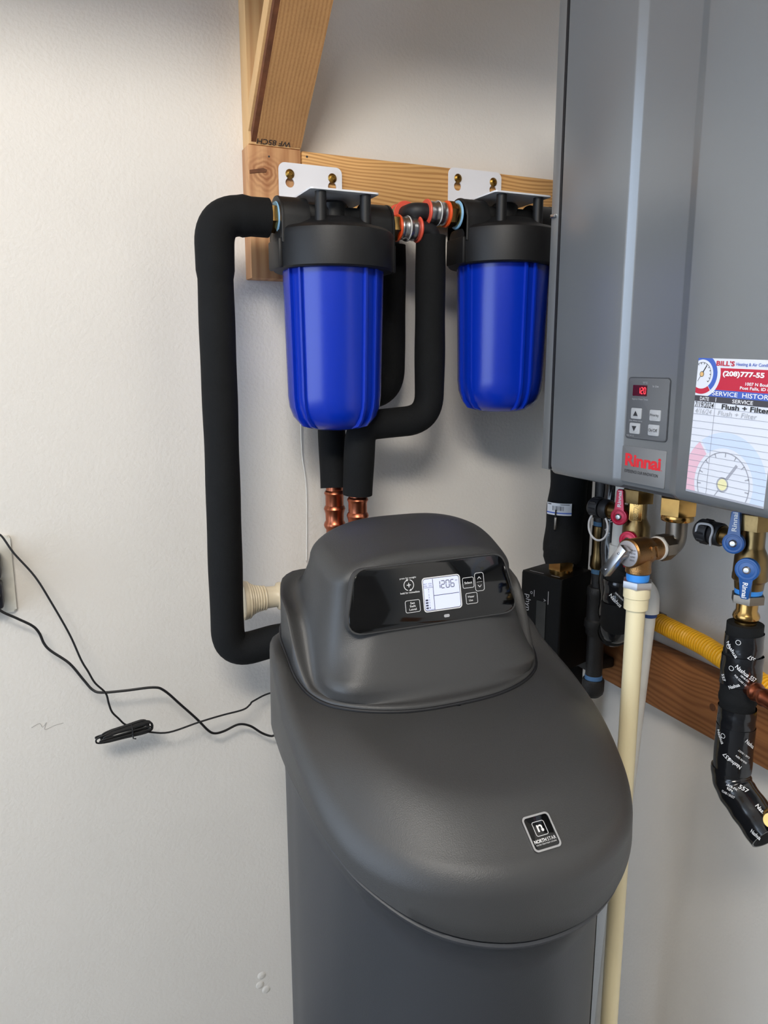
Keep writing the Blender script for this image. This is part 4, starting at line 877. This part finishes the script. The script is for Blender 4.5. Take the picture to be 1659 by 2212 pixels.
# thick pipe in the corner with a clamp
cn = thing('corner_pipe', (-0.08, -0.147, 0.0), 'thick black pipe standing in the wall corner behind the riser', 'pipe')
cnp = [(-0.080, -0.150, z) for z in [0.0 + 0.05 * k for k in range(25)]] + rounded([(-0.080, -0.150, 1.21), (-0.080, -0.150, 1.29), (-0.002, -0.150, 1.31)], 0.035, 8)
obj('foam_sleeve', MB().tube(cnp, 0.030, 32), M_FOAM, cn)
cl_ = thing('pipe_clamp', (-0.086, -0.155, 0.838), 'black plastic clamp ring around the corner pipe', 'clamp')
q = MB().lathe((-0.086, -0.155, 0.838), Z, [(0.031, 0), (0.039, 0), (0.042, 0.004), (0.042, 0.026), (0.039, 0.030), (0.0385, 0.030), (0.031, 0.026)], 40); obj('ring', q, M_CEDGE, cl_)
obj('rim', MB().lathe((-0.086, -0.155, 0.8675), Z, [(0.0370, 0), (0.0415, 0.0), (0.0420, 0.0012), (0.0400, 0.0022), (0.0370, 0.0012)], 40), M_BLACKP, cl_)
obj('arm', MB().box(-0.098, -0.038, -0.235, -0.190, 0.842, 0.862, 0.004), M_CEDGE, cl_)

# ------------------------------------------------------------------ gas drop
gx, gy = -0.12, -0.276
gp = thing('gas_drop_pipe', (gx, gy, 0.82), 'black iron gas drop pipe with brass coupling and capped end', 'pipe')
obj('upper_pipe', MB().tube([(gx + 0.004, gy + 0.010, 1.24), (gx, gy + 0.004, 1.12)], 0.0115, 24), M_BLACKM, gp)
obj('thread_tape', MB().lathe((gx, gy + 0.003, 0), Z, [(0.011, 1.128), (0.0122, 1.128), (0.0122, 1.135), (0.011, 1.135)], 24), mat('dark_blue_tape', (58, 96, 128), 0.6), gp)
obj('brass_coupling', MB().lathe((gx, gy + 0.003, 0), Z, [(0, 1.127), (0.0135, 1.127), (0.0138, 1.108), (0.0128, 1.104), (0.0128, 1.076), (0.0142, 1.072), (0.0148, 1.056), (0.013, 1.052), (0, 1.052)], 32), M_OLDBRASS, gp)
obj('thread_tape', MB().lathe((gx, gy + 0.002, 0), Z, [(0.011, 1.044), (0.0125, 1.044), (0.0125, 1.052), (0.011, 1.052)], 24), mat('dark_blue_tape', (58, 96, 128), 0.6), gp)
obj('nipple', MB().tube([(gx, gy + 0.002, 1.046), (gx, gy, 1.015)], 0.0120, 24), M_BLACKM, gp)
obj('reducer', MB().lathe((gx, gy, 0), Z, [(0, 1.020), (0.0175, 1.020), (0.0190, 1.017), (0.0190, 1.006), (0.0178, 1.003), (0.0180, 0.963), (0.0205, 0.960), (0.0210, 0.948), (0.0185, 0.944), (0.0180, 0.936), (0.0160, 0.932), (0, 0.932)], 36), M_BLACKM, gp)
obj('drip_leg', MB().tube([(gx, gy, 0.936), (gx, gy, 0.852)], 0.0145, 28), M_BLACKM, gp)
obj('thread_tape', MB().lathe((gx, gy, 0), Z, [(0.0140, 0.848), (0.0156, 0.849), (0.0150, 0.858), (0.0140, 0.859)], 28), mat('blue_dope', (74, 116, 164), 0.6), gp)
obj('end_cap', MB().lathe((gx, gy, 0), Z, [(0, 0.818), (0.012, 0.818), (0.0178, 0.824), (0.0192, 0.830), (0.0192, 0.848), (0.0180, 0.851), (0, 0.851)], 36), M_BLACKM, gp)

# ------------------------------------------------------------------ isolation valves
def lever(parent, c, N, up, disc_r, arm_w, arm_l, m, word, name='handle'):
    c = Vector(c); N = Vector(N).normalized(); up = Vector(up); up = (up - N * up.dot(N)).normalized(); U = up.cross(N).normalized()
    k = math.asin(min(0.95, arm_w / 2 / disc_r)); pts = []
    for i in range(25):
        a = pi / 2 + k + (2 * pi - 2 * k) * i / 24; pts.append((disc_r * math.cos(a), disc_r * math.sin(a)))
    pts += [(arm_w / 2 * 0.92, arm_l - 0.003), (arm_w / 2 * 0.6, arm_l), (-arm_w / 2 * 0.6, arm_l), (-arm_w / 2 * 0.92, arm_l - 0.003)]
    h = obj(name, MB().prism(pts, c, U, up, N, 0, 0.006, 0.0012), m, parent)
    sc = MB().lathe(c + N * 0.006, N, [(0.0046, 0), (0.0046, 0.0014), (0.003, 0.0028), (0, 0.0030)], 20); obj('screw', sc, M_STEEL, h)
    t_ = MB(); text(t_, word, c + up * (disc_r + (arm_l - disc_r) * 0.50) + N * 0.0063, up, -U, (arm_l - disc_r) * 0.86, arm_w * 0.48, 0.02); obj('lettering', t_, M_PRINT, h)
    rg = MB().lathe(c + N * 0.0055, N, [(disc_r * 0.62, 0), (disc_r * 0.66, 0.0009), (disc_r * 0.84, 0.0009), (disc_r * 0.88, 0)], 32); obj('raised_ring', rg, m, h)
    return h
def service_port(parent, p0, d, r, strap):
    p0 = Vector(p0); d = Vector(d).normalized()
    obj('port_stub', MB().lathe(p0, d, [(0, 0), (0.0105, 0), (0.0105, 0.020), (0.0125, 0.021), (0.0125, 0.026), (0, 0.026)], 28), M_OLDBRASS, parent)
    b = p0 + d * 0.022
    obj('port_collar', MB().lathe(b, d, [(0, 0), (r * 0.93, 0), (r, 0.002), (r, 0.012), (r * 0.94, 0.0135), (0, 0.0135)], 36), M_RUBBER, parent)
    cap = MB().lathe(b + d * 0.0155, d, [(0, 0), (r * 1.02, 0), (r * 1.05, 0.002), (r * 1.02, 0.016), (r * 0.80, 0.020), (0, 0.020)], 36)
    u = d.cross(Z).normalized(); w = d.cross(u)
    for k in range(10):
        a = 2 * pi * k / 10; n_ = u * math.cos(a) + w * math.sin(a); cc = b + d * 0.023 + n_ * r * 1.03; tt = d.cross(n_)
        cap.add([cc + tt * 0.0016 - d * 0.006, cc + tt * 0.0016 + d * 0.006, cc - tt * 0.0016 + d * 0.006, cc - tt * 0.0016 - d * 0.006, cc + n_ * 0.0012 - d * 0.005, cc + n_ * 0.0012 + d * 0.005], [(0, 1, 5, 4), (3, 2, 5, 4), (0, 4, 3), (1, 2, 5)])
    obj('port_cap', cap, M_RUBBER, parent)
    obj('cap_pin', MB().lathe(b + d * 0.034, d, [(0.0042, 0), (0.0042, 0.004), (0.003, 0.0055), (0, 0.006)], 16), M_RUBBER, parent)
    obj('cap_strap', MB().tube(strap(b, d, r), 0.0016, 8), M_GREYR, parent)
def valve_body(parent, x, y, m):
    obj('union_nut', (lambda q: (hexnut(q, (x, y, 1.203), Z, 0.0235, 0.020), q)[1])(MB()), m, parent)
    obj('body', MB().lathe((x, y, 0), Z, [(0, 1.224), (0.0165, 1.224), (0.0165, 1.206), (0.0135, 1.203), (0.0135, 1.182), (0.0142, 1.179), (0.0195, 1.168), (0.0200, 1.148), (0.0205, 1.146), (0.0205, 1.140), (0.0175, 1.137), (0.0165, 1.128), (0, 1.128)], 36), m, parent)
# hot side
hv = thing('hot_isolation_valve', (-0.2, -0.447, 1.11), 'brass isolation valve with two red handles under the heater', 'valve', 'isolation valves under the heater')
valve_body(hv, -0.2, -0.447, M_OLDBRASS)
t_ = MB(); fN2 = Vector((-0.78, -0.62, 0)).normalized(); fU = Z.cross(fN2).normalized(); fc = Vector((-0.2, -0.447, 1.1905)) + fN2 * 0.0122
obj('cast_plate', MB().prism(rrect(0.0175, 0.026, 0.001), fc, fU, Z, fN2, -0.006, 0.0022, 0.0006), M_BRASS, hv)
text(t_, 'WEBSTONE', fc + fN2 * 0.0026, Z, -fU, 0.023, 0.007, 0.0); obj('cast_lettering', t_, M_OLDBRASS, hv)
pd = Vector((-0.20, 1.0, 0.0)).normalized()
obj('branch', MB().tube([(-0.2, -0.447, 1.184), Vector((-0.2, -0.447, 1.184)) + pd * 0.030], 0.0125, 28), M_OLDBRASS, hv)
pp0 = Vector((-0.2, -0.447, 1.184)) + pd * 0.026
service_port(hv, pp0, pd, 0.0150, lambda b, d, r: [b + d * (0.0145 + 0.018 * math.sin(a)) + Z * (-0.021 * (1 - math.cos(a)) / 2 * 2 - 0.004) + Vector((-0.015, -0.010, 0)) for a in [0.0 + pi * 2 * i / 32 for i in range(4, 29)]])
lv = Vector((-0.9, -0.43, 0)).normalized()
obj('stem', MB().tube([Vector((-0.203, -0.428, 1.182)), Vector((-0.203, -0.428, 1.182)) + lv * 0.024], 0.006, 16), M_OLDBRASS, hv)
lever(hv, Vector((-0.203, -0.428, 1.182)) + lv * 0.022, lv, Z, 0.0125, 0.0118, 0.040, M_REDV, 'Rinnai')
obj('stem', MB().tube([Vector((-0.2, -0.449, 1.152)), Vector((-0.2, -0.449, 1.152)) + lv * 0.030], 0.007, 16), M_OLDBRASS, hv)
lever(hv, Vector((-0.2, -0.449, 1.152)) + lv * 0.027, lv, -Z, 0.0130, 0.0118, 0.040, M_REDV, 'Rinnai')
# cold side
cvx, cvy = -0.2, -0.648
cv_ = thing('cold_isolation_valve', (cvx, cvy, 1.09), 'brass isolation valve with two blue handles at the right edge', 'valve', 'isolation valves under the heater')
valve_body(cv_, cvx, cvy, M_OLDBRASS)
pd2 = Vector((-0.12, 1.0, 0.02)).normalized()
obj('branch', MB().tube([(cvx, cvy, 1.186), Vector((cvx, cvy, 1.186)) + pd2 * 0.028], 0.0120, 28), M_OLDBRASS, cv_)
def strap2(b, d, r):
    s_ = Vector((-0.9, -0.42, 0)); ps = [b + d * 0.0125 - Z * 0.014 + s_ * 0.010, b + d * 0.011 - Z * 0.004 + s_ * 0.0165, b + d * 0.0085 + Z * 0.006 + s_ * 0.017, b + d * 0.012 + Z * 0.012 + s_ * 0.0150, b + d * 0.022 + Z * 0.013 + s_ * 0.0155, b + d * 0.031 + Z * 0.010 + s_ * 0.0155, b + d * 0.033 + Z * 0.000 + s_ * 0.0155]
    return cr(ps, 5)
service_port(cv_, Vector((cvx, cvy, 1.186)) + pd2 * 0.020, pd2, 0.0150, strap2)
lv2 = Vector((-0.9, -0.43, 0)).normalized()
obj('stem', MB().tube([Vector((-0.203, -0.632, 1.186)), Vector((-0.203, -0.632, 1.186)) + lv2 * 0.024], 0.006, 16), M_OLDBRASS, cv_)
lever(cv_, Vector((-0.203, -0.632, 1.187)) + lv2 * 0.024, lv2, Z, 0.0130, 0.0120, 0.040, M_BLUEV, 'Rinnai')
obj('stem', MB().tube([Vector((-0.2, -0.652, 1.160)), Vector((-0.2, -0.652, 1.160)) + lv2 * 0.030], 0.0085, 16), M_BLUEV, cv_)
lever(cv_, Vector((-0.2, -0.654, 1.160)) + lv2 * 0.029, lv2, -Z, 0.0140, 0.0125, 0.036, M_BLUEV, 'Rinnai')
obj('thread_tape', MB().lathe((cvx, cvy, 0), Z, [(0.013, 1.121), (0.0158, 1.122), (0.0162, 1.127), (0.0158, 1.131), (0.013, 1.131)], 32), M_TAPEB2, cv_)
q = MB(); hexnut(q, (cvx, cvy, 1.111), Z, 0.0200, 0.0105); obj('hex_nut', q, M_DULLST, cv_)
obj('press_stub', MB().lathe((cvx, cvy, 0), Z, [(0, 1.112), (0.0128, 1.112), (0.0125, 1.100), (0.0150, 1.096), (0.0160, 1.0925), (0.0150, 1.089), (0.0128, 1.086), (0.0125, 1.060), (0, 1.060)], 36), M_BRASS, cv_)
# insulated taped pipe below the cold valve
ci = thing('taped_cold_pipe', (cvx, cvy, 0.84), 'foam-covered pipe wrapped in printed black tape below the blue handles', 'pipe', 'taped pipes under the heater')
R1 = 0.0222
main = rounded([(cvx, cvy, 1.083), (cvx, cvy + 0.002, 0.868), (cvx - 0.004, cvy - 0.066, 0.830)], [0.035], 12, 0.005)
rr2 = []
for i, p in enumerate(main):
    f_ = 1.0 + 0.03 * math.sin(i * 1.7)
    rr2.append(R1 * (f_ if p.z < 1.0 else 1.0) * (1.05 if 0.98 < p.z < 1.05 else 1.0))
ub = [p for p in main]; 
obj('foam_sleeve', MB().tube(main, [r * 0.97 for r in rr2], 36), M_FOAM, ci)
def wrap(z0, z1, name='tape_wrap', k=1.02, seed=0, slant=0.0):
    rnd = random.Random(seed); rows = []
    n = 8
    for j in range(n + 1):
        z = z0 + (z1 - z0) * j / n; row = []
        for i in range(40):
            a = 2 * pi * i / 40; r = R1 * k * (1 + 0.012 * math.sin(a * 3 + j * 1.1 + seed) + 0.008 * math.sin(a * 7 + seed)); row.append((cvx + r * math.cos(a), cvy + r * math.sin(a), z + slant * math.cos(a + seed)))
        rows.append(row)
    return obj(name, MB().grid(rows), M_TAPE, ci, angle=60)
wrap(1.0375, 1.0700, seed=1, slant=0.002); wrap(1.0040, 1.0420, seed=2, k=1.10, slant=0.002); wrap(0.886, 0.948, seed=3, k=1.05); wrap(0.948, 0.972, k=1.03, seed=5)
low = [p for p in main if p.z < 0.893]
obj('tape_wrap', MB().tube(low, [R1 * (1.07 + 0.02 * math.sin(i * 1.3)) for i in range(len(low))], 36), M_TAPE, ci, angle=60)
tp = MB(); fa = facing(cvx, cvy)
for s, da, z, w, h, rot_ in (('Nashua', -0.55, 1.053, 0.022, 0.005, -0.85), ('557', 0.45, 1.046, 0.0095, 0.0052, 2.6), ('Nashua 557', 0.25, 1.026, 0.030, 0.0055, -0.62), ('FOR CLASS 1 DUCT', 0.10, 1.015, 0.024, 0.0024, -0.70), ('557', -0.85, 1.014, 0.009, 0.005, -1.1), ('181B-FX', 0.2, 1.020, 0.012, 0.0024, -0.65), ('Nashua', -0.25, 1.008, 0.014, 0.0045, 0.55),
                              ('Nashua', -0.75, 0.935, 0.018, 0.005, -1.0), ('557', -0.30, 0.9125, 0.010, 0.0055, 2.5), ('Nashua', 0.10, 0.9055, 0.018, 0.005, 2.6), ('181B-FX 92P4', 0.42, 0.912, 0.018, 0.0024, 2.5), ('CLASS 1 DUCT', 0.55, 0.919, 0.020, 0.0022, 2.5), ('Nashua', 0.85, 0.932, 0.018, 0.005, -0.7)):
    kk = R1 * (1.125 if 1.002 < z < 1.044 else 1.05 if z > 1.04 else 1.075); text(tp, s, (0, 0, 0), X, Z, w, h, 0.012, rot=rot_, mapf=cylmap(cvx, cvy, kk + 0.0006, fa + da, z))
for da, z in ((-0.25, 1.0645), (-0.75, 1.056), (-0.45, 1.030), (-0.6, 0.938)):
    f_ = cylmap(cvx, cvy, R1 * (1.125 if z < 1.04 and z > 1.0 else 1.07) + 0.0006, fa + da, z); tp.grid([[f_(r * math.cos(a), r * math.sin(a)) for r in (0.0026, 0.0032)] for a in [2 * pi * i / 20 for i in range(21)]], False)
obj('tape_lettering', tp, M_PRINT, ci)
t2_ = MB()
lp0 = Vector((-0.2120, -0.6830, 0.8650)); camd = (Vector((-0.98, -1.30, 1.40)) - lp0).normalized(); lU = Z.cross(camd).normalized(); lV = camd.cross(lU)
def bent(a0, z0_, s, w, h, off, rot_=0.0):
    # lettering laid round the sloping part of the pipe
    i0 = min(range(len(low)), key=lambda i: abs(low[i].z - z0_)); ax_ = (low[i0 + 1] - low[i0 - 1]).normalized(); c_ = low[i0]; n_ = (camd - ax_ * camd.dot(ax_)).normalized(); w_ = ax_.cross(n_)
    def f_(a, b):
        sr, cr_ = math.sin(rot_), math.cos(rot_); aa, b2 = a * cr_ - b * sr, a * sr + b * cr_
        r = R1 * 1.10 + 0.0008; al = aa + off[0]; th = (b2 + off[1]) / r
        return c_ + ax_ * al + (n_ * math.cos(th) - w_ * math.sin(th) * (1 if w_.z < 0 else -1)) * r
    text(t2_, s, (0, 0, 0), X, Z, w, h, 0.02, mapf=f_)
bent(0, 0.855, '557', 0.0115, 0.0058, (-0.002, 0.009), 0.5); bent(0, 0.855, '181B-FX', 0.014, 0.003, (-0.010, -0.002), 0.5); bent(0, 0.855, '92P4', 0.008, 0.003, (-0.009, -0.006), 0.5); bent(0, 0.855, 'CLASS 1 DUCT', 0.018, 0.0028, (-0.006, -0.0115), 0.5); bent(0, 0.845, 'Nashua', 0.020, 0.0055, (0.010, 0.012), 0.15); bent(0, 0.838, 'Nashua', 0.014, 0.005, (0.012, -0.012), 0.3)
obj('tape_lettering', t2_, M_PRINT, ci)
cb = thing('copper_branch', (-0.215, -0.68, 0.97), 'ribbed copper branch at the right edge beside the taped pipe', 'pipe fitting')
ct_ = [(0, -0.022), (0.0100, -0.022), (0.0100, 0.002), (0.0112, 0.004), (0.0118, 0.007), (0.0112, 0.010), (0.0098, 0.012), (0.0096, 0.018), (0.0110, 0.021), (0.0116, 0.024), (0.0110, 0.027), (0.0098, 0.030), (0.0096, 0.080), (0, 0.080)]
obj('copper_tee', MB().lathe((-0.206, -0.672, 1.006), (-0.25, -1, -0.02), ct_, 32), M_COPPER, cb)
be = thing('brass_end', (-0.222, -0.727, 0.86), 'shiny brass stub at the lower right edge on the taped pipe', 'pipe fitting')
obj('brass_stub', MB().lathe((-0.222, -0.731, 0.873), (-0.80, -0.50, 0.30), [(0, -0.008), (0.0085, -0.008), (0.0105, 0.002), (0.0118, 0.006), (0.0105, 0.010), (0.0088, 0.012), (0.0085, 0.03), (0, 0.03)], 32), M_BRASS, be)

# ------------------------------------------------------------------ relief valve and drain
rv = thing('relief_valve', (-0.27, -0.527, 1.11), 'bronze pressure relief valve with steel test lever', 'valve')
rz_ = 1.1555
rva = (-0.2, -0.524)
obj('union_nut', (lambda q: (hexnut(q, (rva[0], rva[1], 1.199), Z, 0.0255, 0.024), q)[1])(MB()), M_BRASS, rv)
obj('union_flange', MB().lathe((*rva, 0), Z, [(0, 1.190), (0.0205, 1.190), (0.0218, 1.192), (0.0218, 1.198), (0.0205, 1.200), (0, 1.200)], 12), M_BRASS, rv)
RA = Vector((-1, -0.12, 0)).normalized(); RS = Z.cross(RA).normalized()      # axis of the valve and its sideways direction
E0 = Vector((rva[0], rva[1], rz_))
def ra(d, side=0.0, up=0.0): return E0 + RA * d + RS * side + Z * up
obj('elbow', MB().tube(rounded([(*rva, 1.198), E0, ra(0.030)], 0.017, 10), 0.0142, 32), M_DULLST, rv)
obj('elbow_hub', MB().prism(ngon(8, 0.0182, 0.39), ra(0.016), RS, Z, RA, 0, 0.018, 0.001), M_DULLST, rv)
obj('thread_tape', MB().lathe(ra(0.0335), RA, [(0.012, 0), (0.0160, 0), (0.0165, 0.002), (0.0160, 0.0045), (0.012, 0.0045)], 32), M_PVC, rv)
bodyv = MB().lathe(ra(0.0375), RA, [(0, 0), (0.0148, 0), (0.0152, 0.004), (0.0142, 0.012), (0.0150, 0.016), (0.0180, 0.020), (0.0188, 0.028), (0.0190, 0.048), (0.0195, 0.050), (0.0195, 0.054), (0.018, 0.056), (0, 0.056)], 40)
DP = ra(0.071)
bodyv.lathe((DP.x, DP.y, 0), Z, [(0, 1.160), (0.0165, 1.160), (0.0165, 1.142), (0.0160, 1.136), (0.0168, 1.133), (0.0168, 1.128), (0.0150, 1.126), (0, 1.126)], 40)
obj('body', bodyv, M_BRONZE, rv)
nC = (Vector((-0.6, -0.8, 0)) - RA * Vector((-0.6, -0.8, 0)).dot(RA)).normalized()
for d_, w_, r_ in ((0.066, 0.0030, 0.0), (0.057, 0.0016, 0.25)):
    wb = MB().box(-0.0080, 0.0080, -w_, w_, -0.004, 0.0014, 0.0006, mtx=Matrix.Translation(ra(d_) + nC * 0.0172 + Z * 0.002) @ Matrix((Z, RA, nC)).transposed().to_4x4() @ Matrix.Rotation(r_, 4, 'Z')); obj('cast_rib', wb, M_BRONZE, rv)
obj('rating_disc', MB().lathe(ra(0.0925), RA, [(0, 0), (0.0175, 0), (0.0172, 0.0016), (0.006, 0.0040), (0, 0.0042)], 40), M_SILVER, rv)
dt = MB()
for k, t__ in enumerate(('3/4 IN', '150 PSI', 'ASME', '200000 BTU')): text(dt, t__, ra(0.0958 + 0.0002 * k, 0.0105, 0.007 - 0.0045 * k), RS, Z, 0.008, 0.0022)
obj('disc_lettering', dt, M_CTRLD, rv)
obj('stem', MB().lathe(ra(0.095), RA, [(0.006, 0), (0.006, 0.010), (0.004, 0.013), (0, 0.013)], 16), M_STEEL, rv)
lev = MB(); Ml = Matrix.Translation(ra(0.1045, 0.0, 0.002)) @ Matrix((-RA, -RS, Z)).transposed().to_4x4() @ Matrix.Rotation(math.radians(34), 4, 'X') @ Matrix.Rotation(math.radians(8), 4, 'Y')
lev.box(-0.0068, -0.0054, -0.0058, 0.0058, -0.038, 0.010, 0.0005, mtx=Ml); lev.box(-0.0065, 0.0050, -0.0058, -0.0046, -0.038, 0.010, 0.0005, mtx=Ml); lev.box(-0.0065, 0.0050, 0.0046, 0.0058, -0.012, 0.010, 0.0005, mtx=Ml); lev.box(-0.0065, 0.0050, -0.0055, 0.0055, 0.0085, 0.0100, 0.0005, mtx=Ml)
lvo = obj('test_lever', lev, M_STEEL, rv)
for zz_ in (-0.030, 0.000): obj('rivet', MB().lathe(Ml @ Vector((-0.0068, 0, zz_)), Ml.to_3x3() @ Vector((-1, 0, 0)), [(0.0018, 0), (0.0014, 0.001), (0, 0.0014)], 12), M_CHROME, lvo)
dr = thing('drain_pipe', (DP.x, DP.y, 0.0), 'cream plastic drain pipe dropping from the bronze relief valve', 'pipe')
obj('thread_tape', MB().lathe((DP.x, DP.y, 0), Z, [(0.012, 1.117), (0.0146, 1.117), (0.0152, 1.122), (0.0146, 1.1265), (0.012, 1.1265)], 32), M_TAPEB2, dr)
q = MB(); hexnut(q, (DP.x, DP.y, 1.1075), Z, 0.0205, 0.0095); obj('hex_nut', q, M_STEEL, dr)
obj('adapter', MB().lathe((DP.x, DP.y, 0), Z, [(0, 1.1085), (0.0172, 1.1085), (0.0176, 1.106), (0.0174, 1.0935), (0.0160, 1.0925), (0.0158, 1.0770), (0.0130, 1.0762), (0, 1.0762)], 40), M_CPVC, dr)
obj('pipe', MB().tube([(DP.x, DP.y, 1.08), (DP.x, DP.y, 0.6), (DP.x, DP.y, 0.03)], 0.0124, 32), M_CPVC, dr)

# ------------------------------------------------------------------ condensate pipe
wpv = thing('condensate_pipe', (-0.12, -0.35, 0.0), 'white plastic condensate pipe behind the cream drain pipe', 'pipe')
obj('upper_pipe', MB().tube([(-0.15, -0.357, 1.245), (-0.15, -0.353, 1.09)], 0.0108, 24), M_PVC, wpv)
obj('upper_elbow', MB().tube(rounded([(-0.15, -0.354, 1.115), (-0.150, -0.353, 1.070), (-0.14, -0.385, 1.060)], 0.02, 8), 0.0140, 24), M_PVC, wpv)
obj('cross_pipe', MB().tube([(-0.142, -0.375, 1.062), (-0.122, -0.392, 1.052)], 0.0108, 24), M_PVC, wpv)
obj('lower_elbow', MB().tube(rounded([(-0.135, -0.360, 1.052), (-0.118, -0.397, 1.050), (-0.118, -0.398, 1.010)], 0.022, 10), 0.0150, 28), M_PVC, wpv)
obj('primer_ring', MB().lathe((-0.118, -0.398, 0), Z, [(0.0105, 1.003), (0.0122, 1.004), (0.0125, 1.0105), (0.0105, 1.0105)], 24), mat('purple_blue_primer', (40, 70, 130), 0.5), wpv)
obj('lower_pipe', MB().tube([(-0.118, -0.398, 1.012), (-0.128, -0.374, 0.5), (-0.136, -0.356, 0.03)], 0.0110, 24), M_PVC, wpv)
# taped foam pipe of the hot side
hp_ = thing('taped_hot_pipe', (-0.17, -0.41, 0.95), 'foam-covered pipe in printed black tape behind the cream drain pipe', 'pipe', 'taped pipes under the heater')
obj('foam_end', MB().tube(cr([(-0.202, -0.444, 1.132), (-0.202, -0.436, 1.115), (-0.202, -0.424, 1.098), (-0.201, -0.416, 1.076)], 4), [0.0125] * 4 + [0.015] * 4 + [0.0185] * 5, 28), M_FOAM, hp_)
bp_ = cr([(-0.201, -0.417, 1.080), (-0.200, -0.416, 1.052), (-0.198, -0.415, 1.028), (-0.188, -0.402, 0.994), (-0.155, -0.362, 0.972), (-0.10, -0.33, 0.968)], 6)
obj('tape_wrap', MB().tube(bp_, [0.0218 + 0.0010 * math.sin(i * 1.2) + (0.002 if i > 12 else 0) for i in range(len(bp_))], 36), M_TAPE, hp_, angle=60)
obj('foam_sleeve', MB().tube([p for p in bp_ if 0.985 < p.z < 1.045], 0.0240, 36), M_FOAM, hp_)
up_ = cr([(-0.130, -0.312, 1.232), (-0.130, -0.310, 1.17), (-0.135, -0.318, 1.10), (-0.150, -0.340, 1.04), (-0.172, -0.370, 1.0)], 8)
obj('tape_wrap', MB().tube(up_, [0.0150 + 0.0012 * math.sin(i * 0.9) + 0.003 * (i / len(up_)) for i in range(len(up_))], 32), M_TAPE, hp_, angle=60)
tl = MB(); fh = facing(-0.132, -0.314)
for s, da, z, w, h, r_ in (('557', -0.1, 1.150, 0.012, 0.006, -0.9), ('Nashua', 0.1, 1.105, 0.016, 0.005, -1.0), ('557', 0.35, 1.085, 0.010, 0.005, -0.9), ('557', -0.3, 1.13, 0.010, 0.004, -0.9)): text(tl, s, (0, 0, 0), X, Z, w, h, 0.015, rot=r_, mapf=cylmap(-0.132, -0.313, 0.0185, fh + da, z))
fh2 = facing(-0.200, -0.416)
for s, da, z, w, h, r_ in (('Nashua', -0.1, 1.052, 0.024, 0.006, -0.75), ('TAPE PRODUCTS', 0.15, 1.058, 0.020, 0.0022, -0.75)): text(tl, s, (0, 0, 0), X, Z, w, h, 0.012, rot=r_, mapf=cylmap(-0.200, -0.416, 0.0240, fh2 + da, z))
for s, da, z, w, h, r_ in (('557', -0.75, 0.978, 0.012, 0.006, -0.9), ('181B-FX', -0.6, 0.990, 0.012, 0.003, -0.9)): text(tl, s, (0, 0, 0), X, Z, w, h, 0.015, rot=r_, mapf=cylmap(-0.176, -0.394, 0.0262, fh2 + da, z))
obj('tape_lettering', tl, M_PRINT, hp_)

# ------------------------------------------------------------------ yellow corrugated gas line
yg = thing('gas_hose', (-0.06, -0.5, 0.93), 'yellow corrugated gas line above the timber rail', 'hose')
yp_ = rounded([(-0.050, -0.345, 0.969), (-0.060, -0.46, 0.967), (-0.075, -0.60, 0.949), (-0.09, -0.82, 0.93)], [0.2, 0.3], 8, 0.0009)
dd = []; L_ = 0
for i, p in enumerate(yp_):
    if i: L_ += (p - yp_[i - 1]).length
    dd.append(0.0162 - 0.0038 * (1 - abs(math.sin(pi * L_ / 0.0056))) ** 1.6)
obj('corrugated_sleeve', MB().tube(yp_, dd, 28), M_YEL, yg, angle=80)
q = MB(); hexnut(q, (-0.050, -0.352, 0.969), (0.1, 1, 0), 0.0185, 0.018); q.lathe((-0.049, -0.334, 0.969), (0.08, 1, 0), [(0, 0), (0.012, 0), (0.012, 0.055), (0, 0.055)], 20); obj('end_nut', q, mat('nut_brass_dark', (110, 92, 66), 0.45, 0.8), yg)
# dark pipe low behind the softener
one('floor_pipe', MB().tube([(-0.205, -0.40, 0.012), (-0.205, -0.402, 0.62)], 0.0115, 20), M_FOAM, 'dark pipe standing low between the softener and the drain pipe', 'pipe')
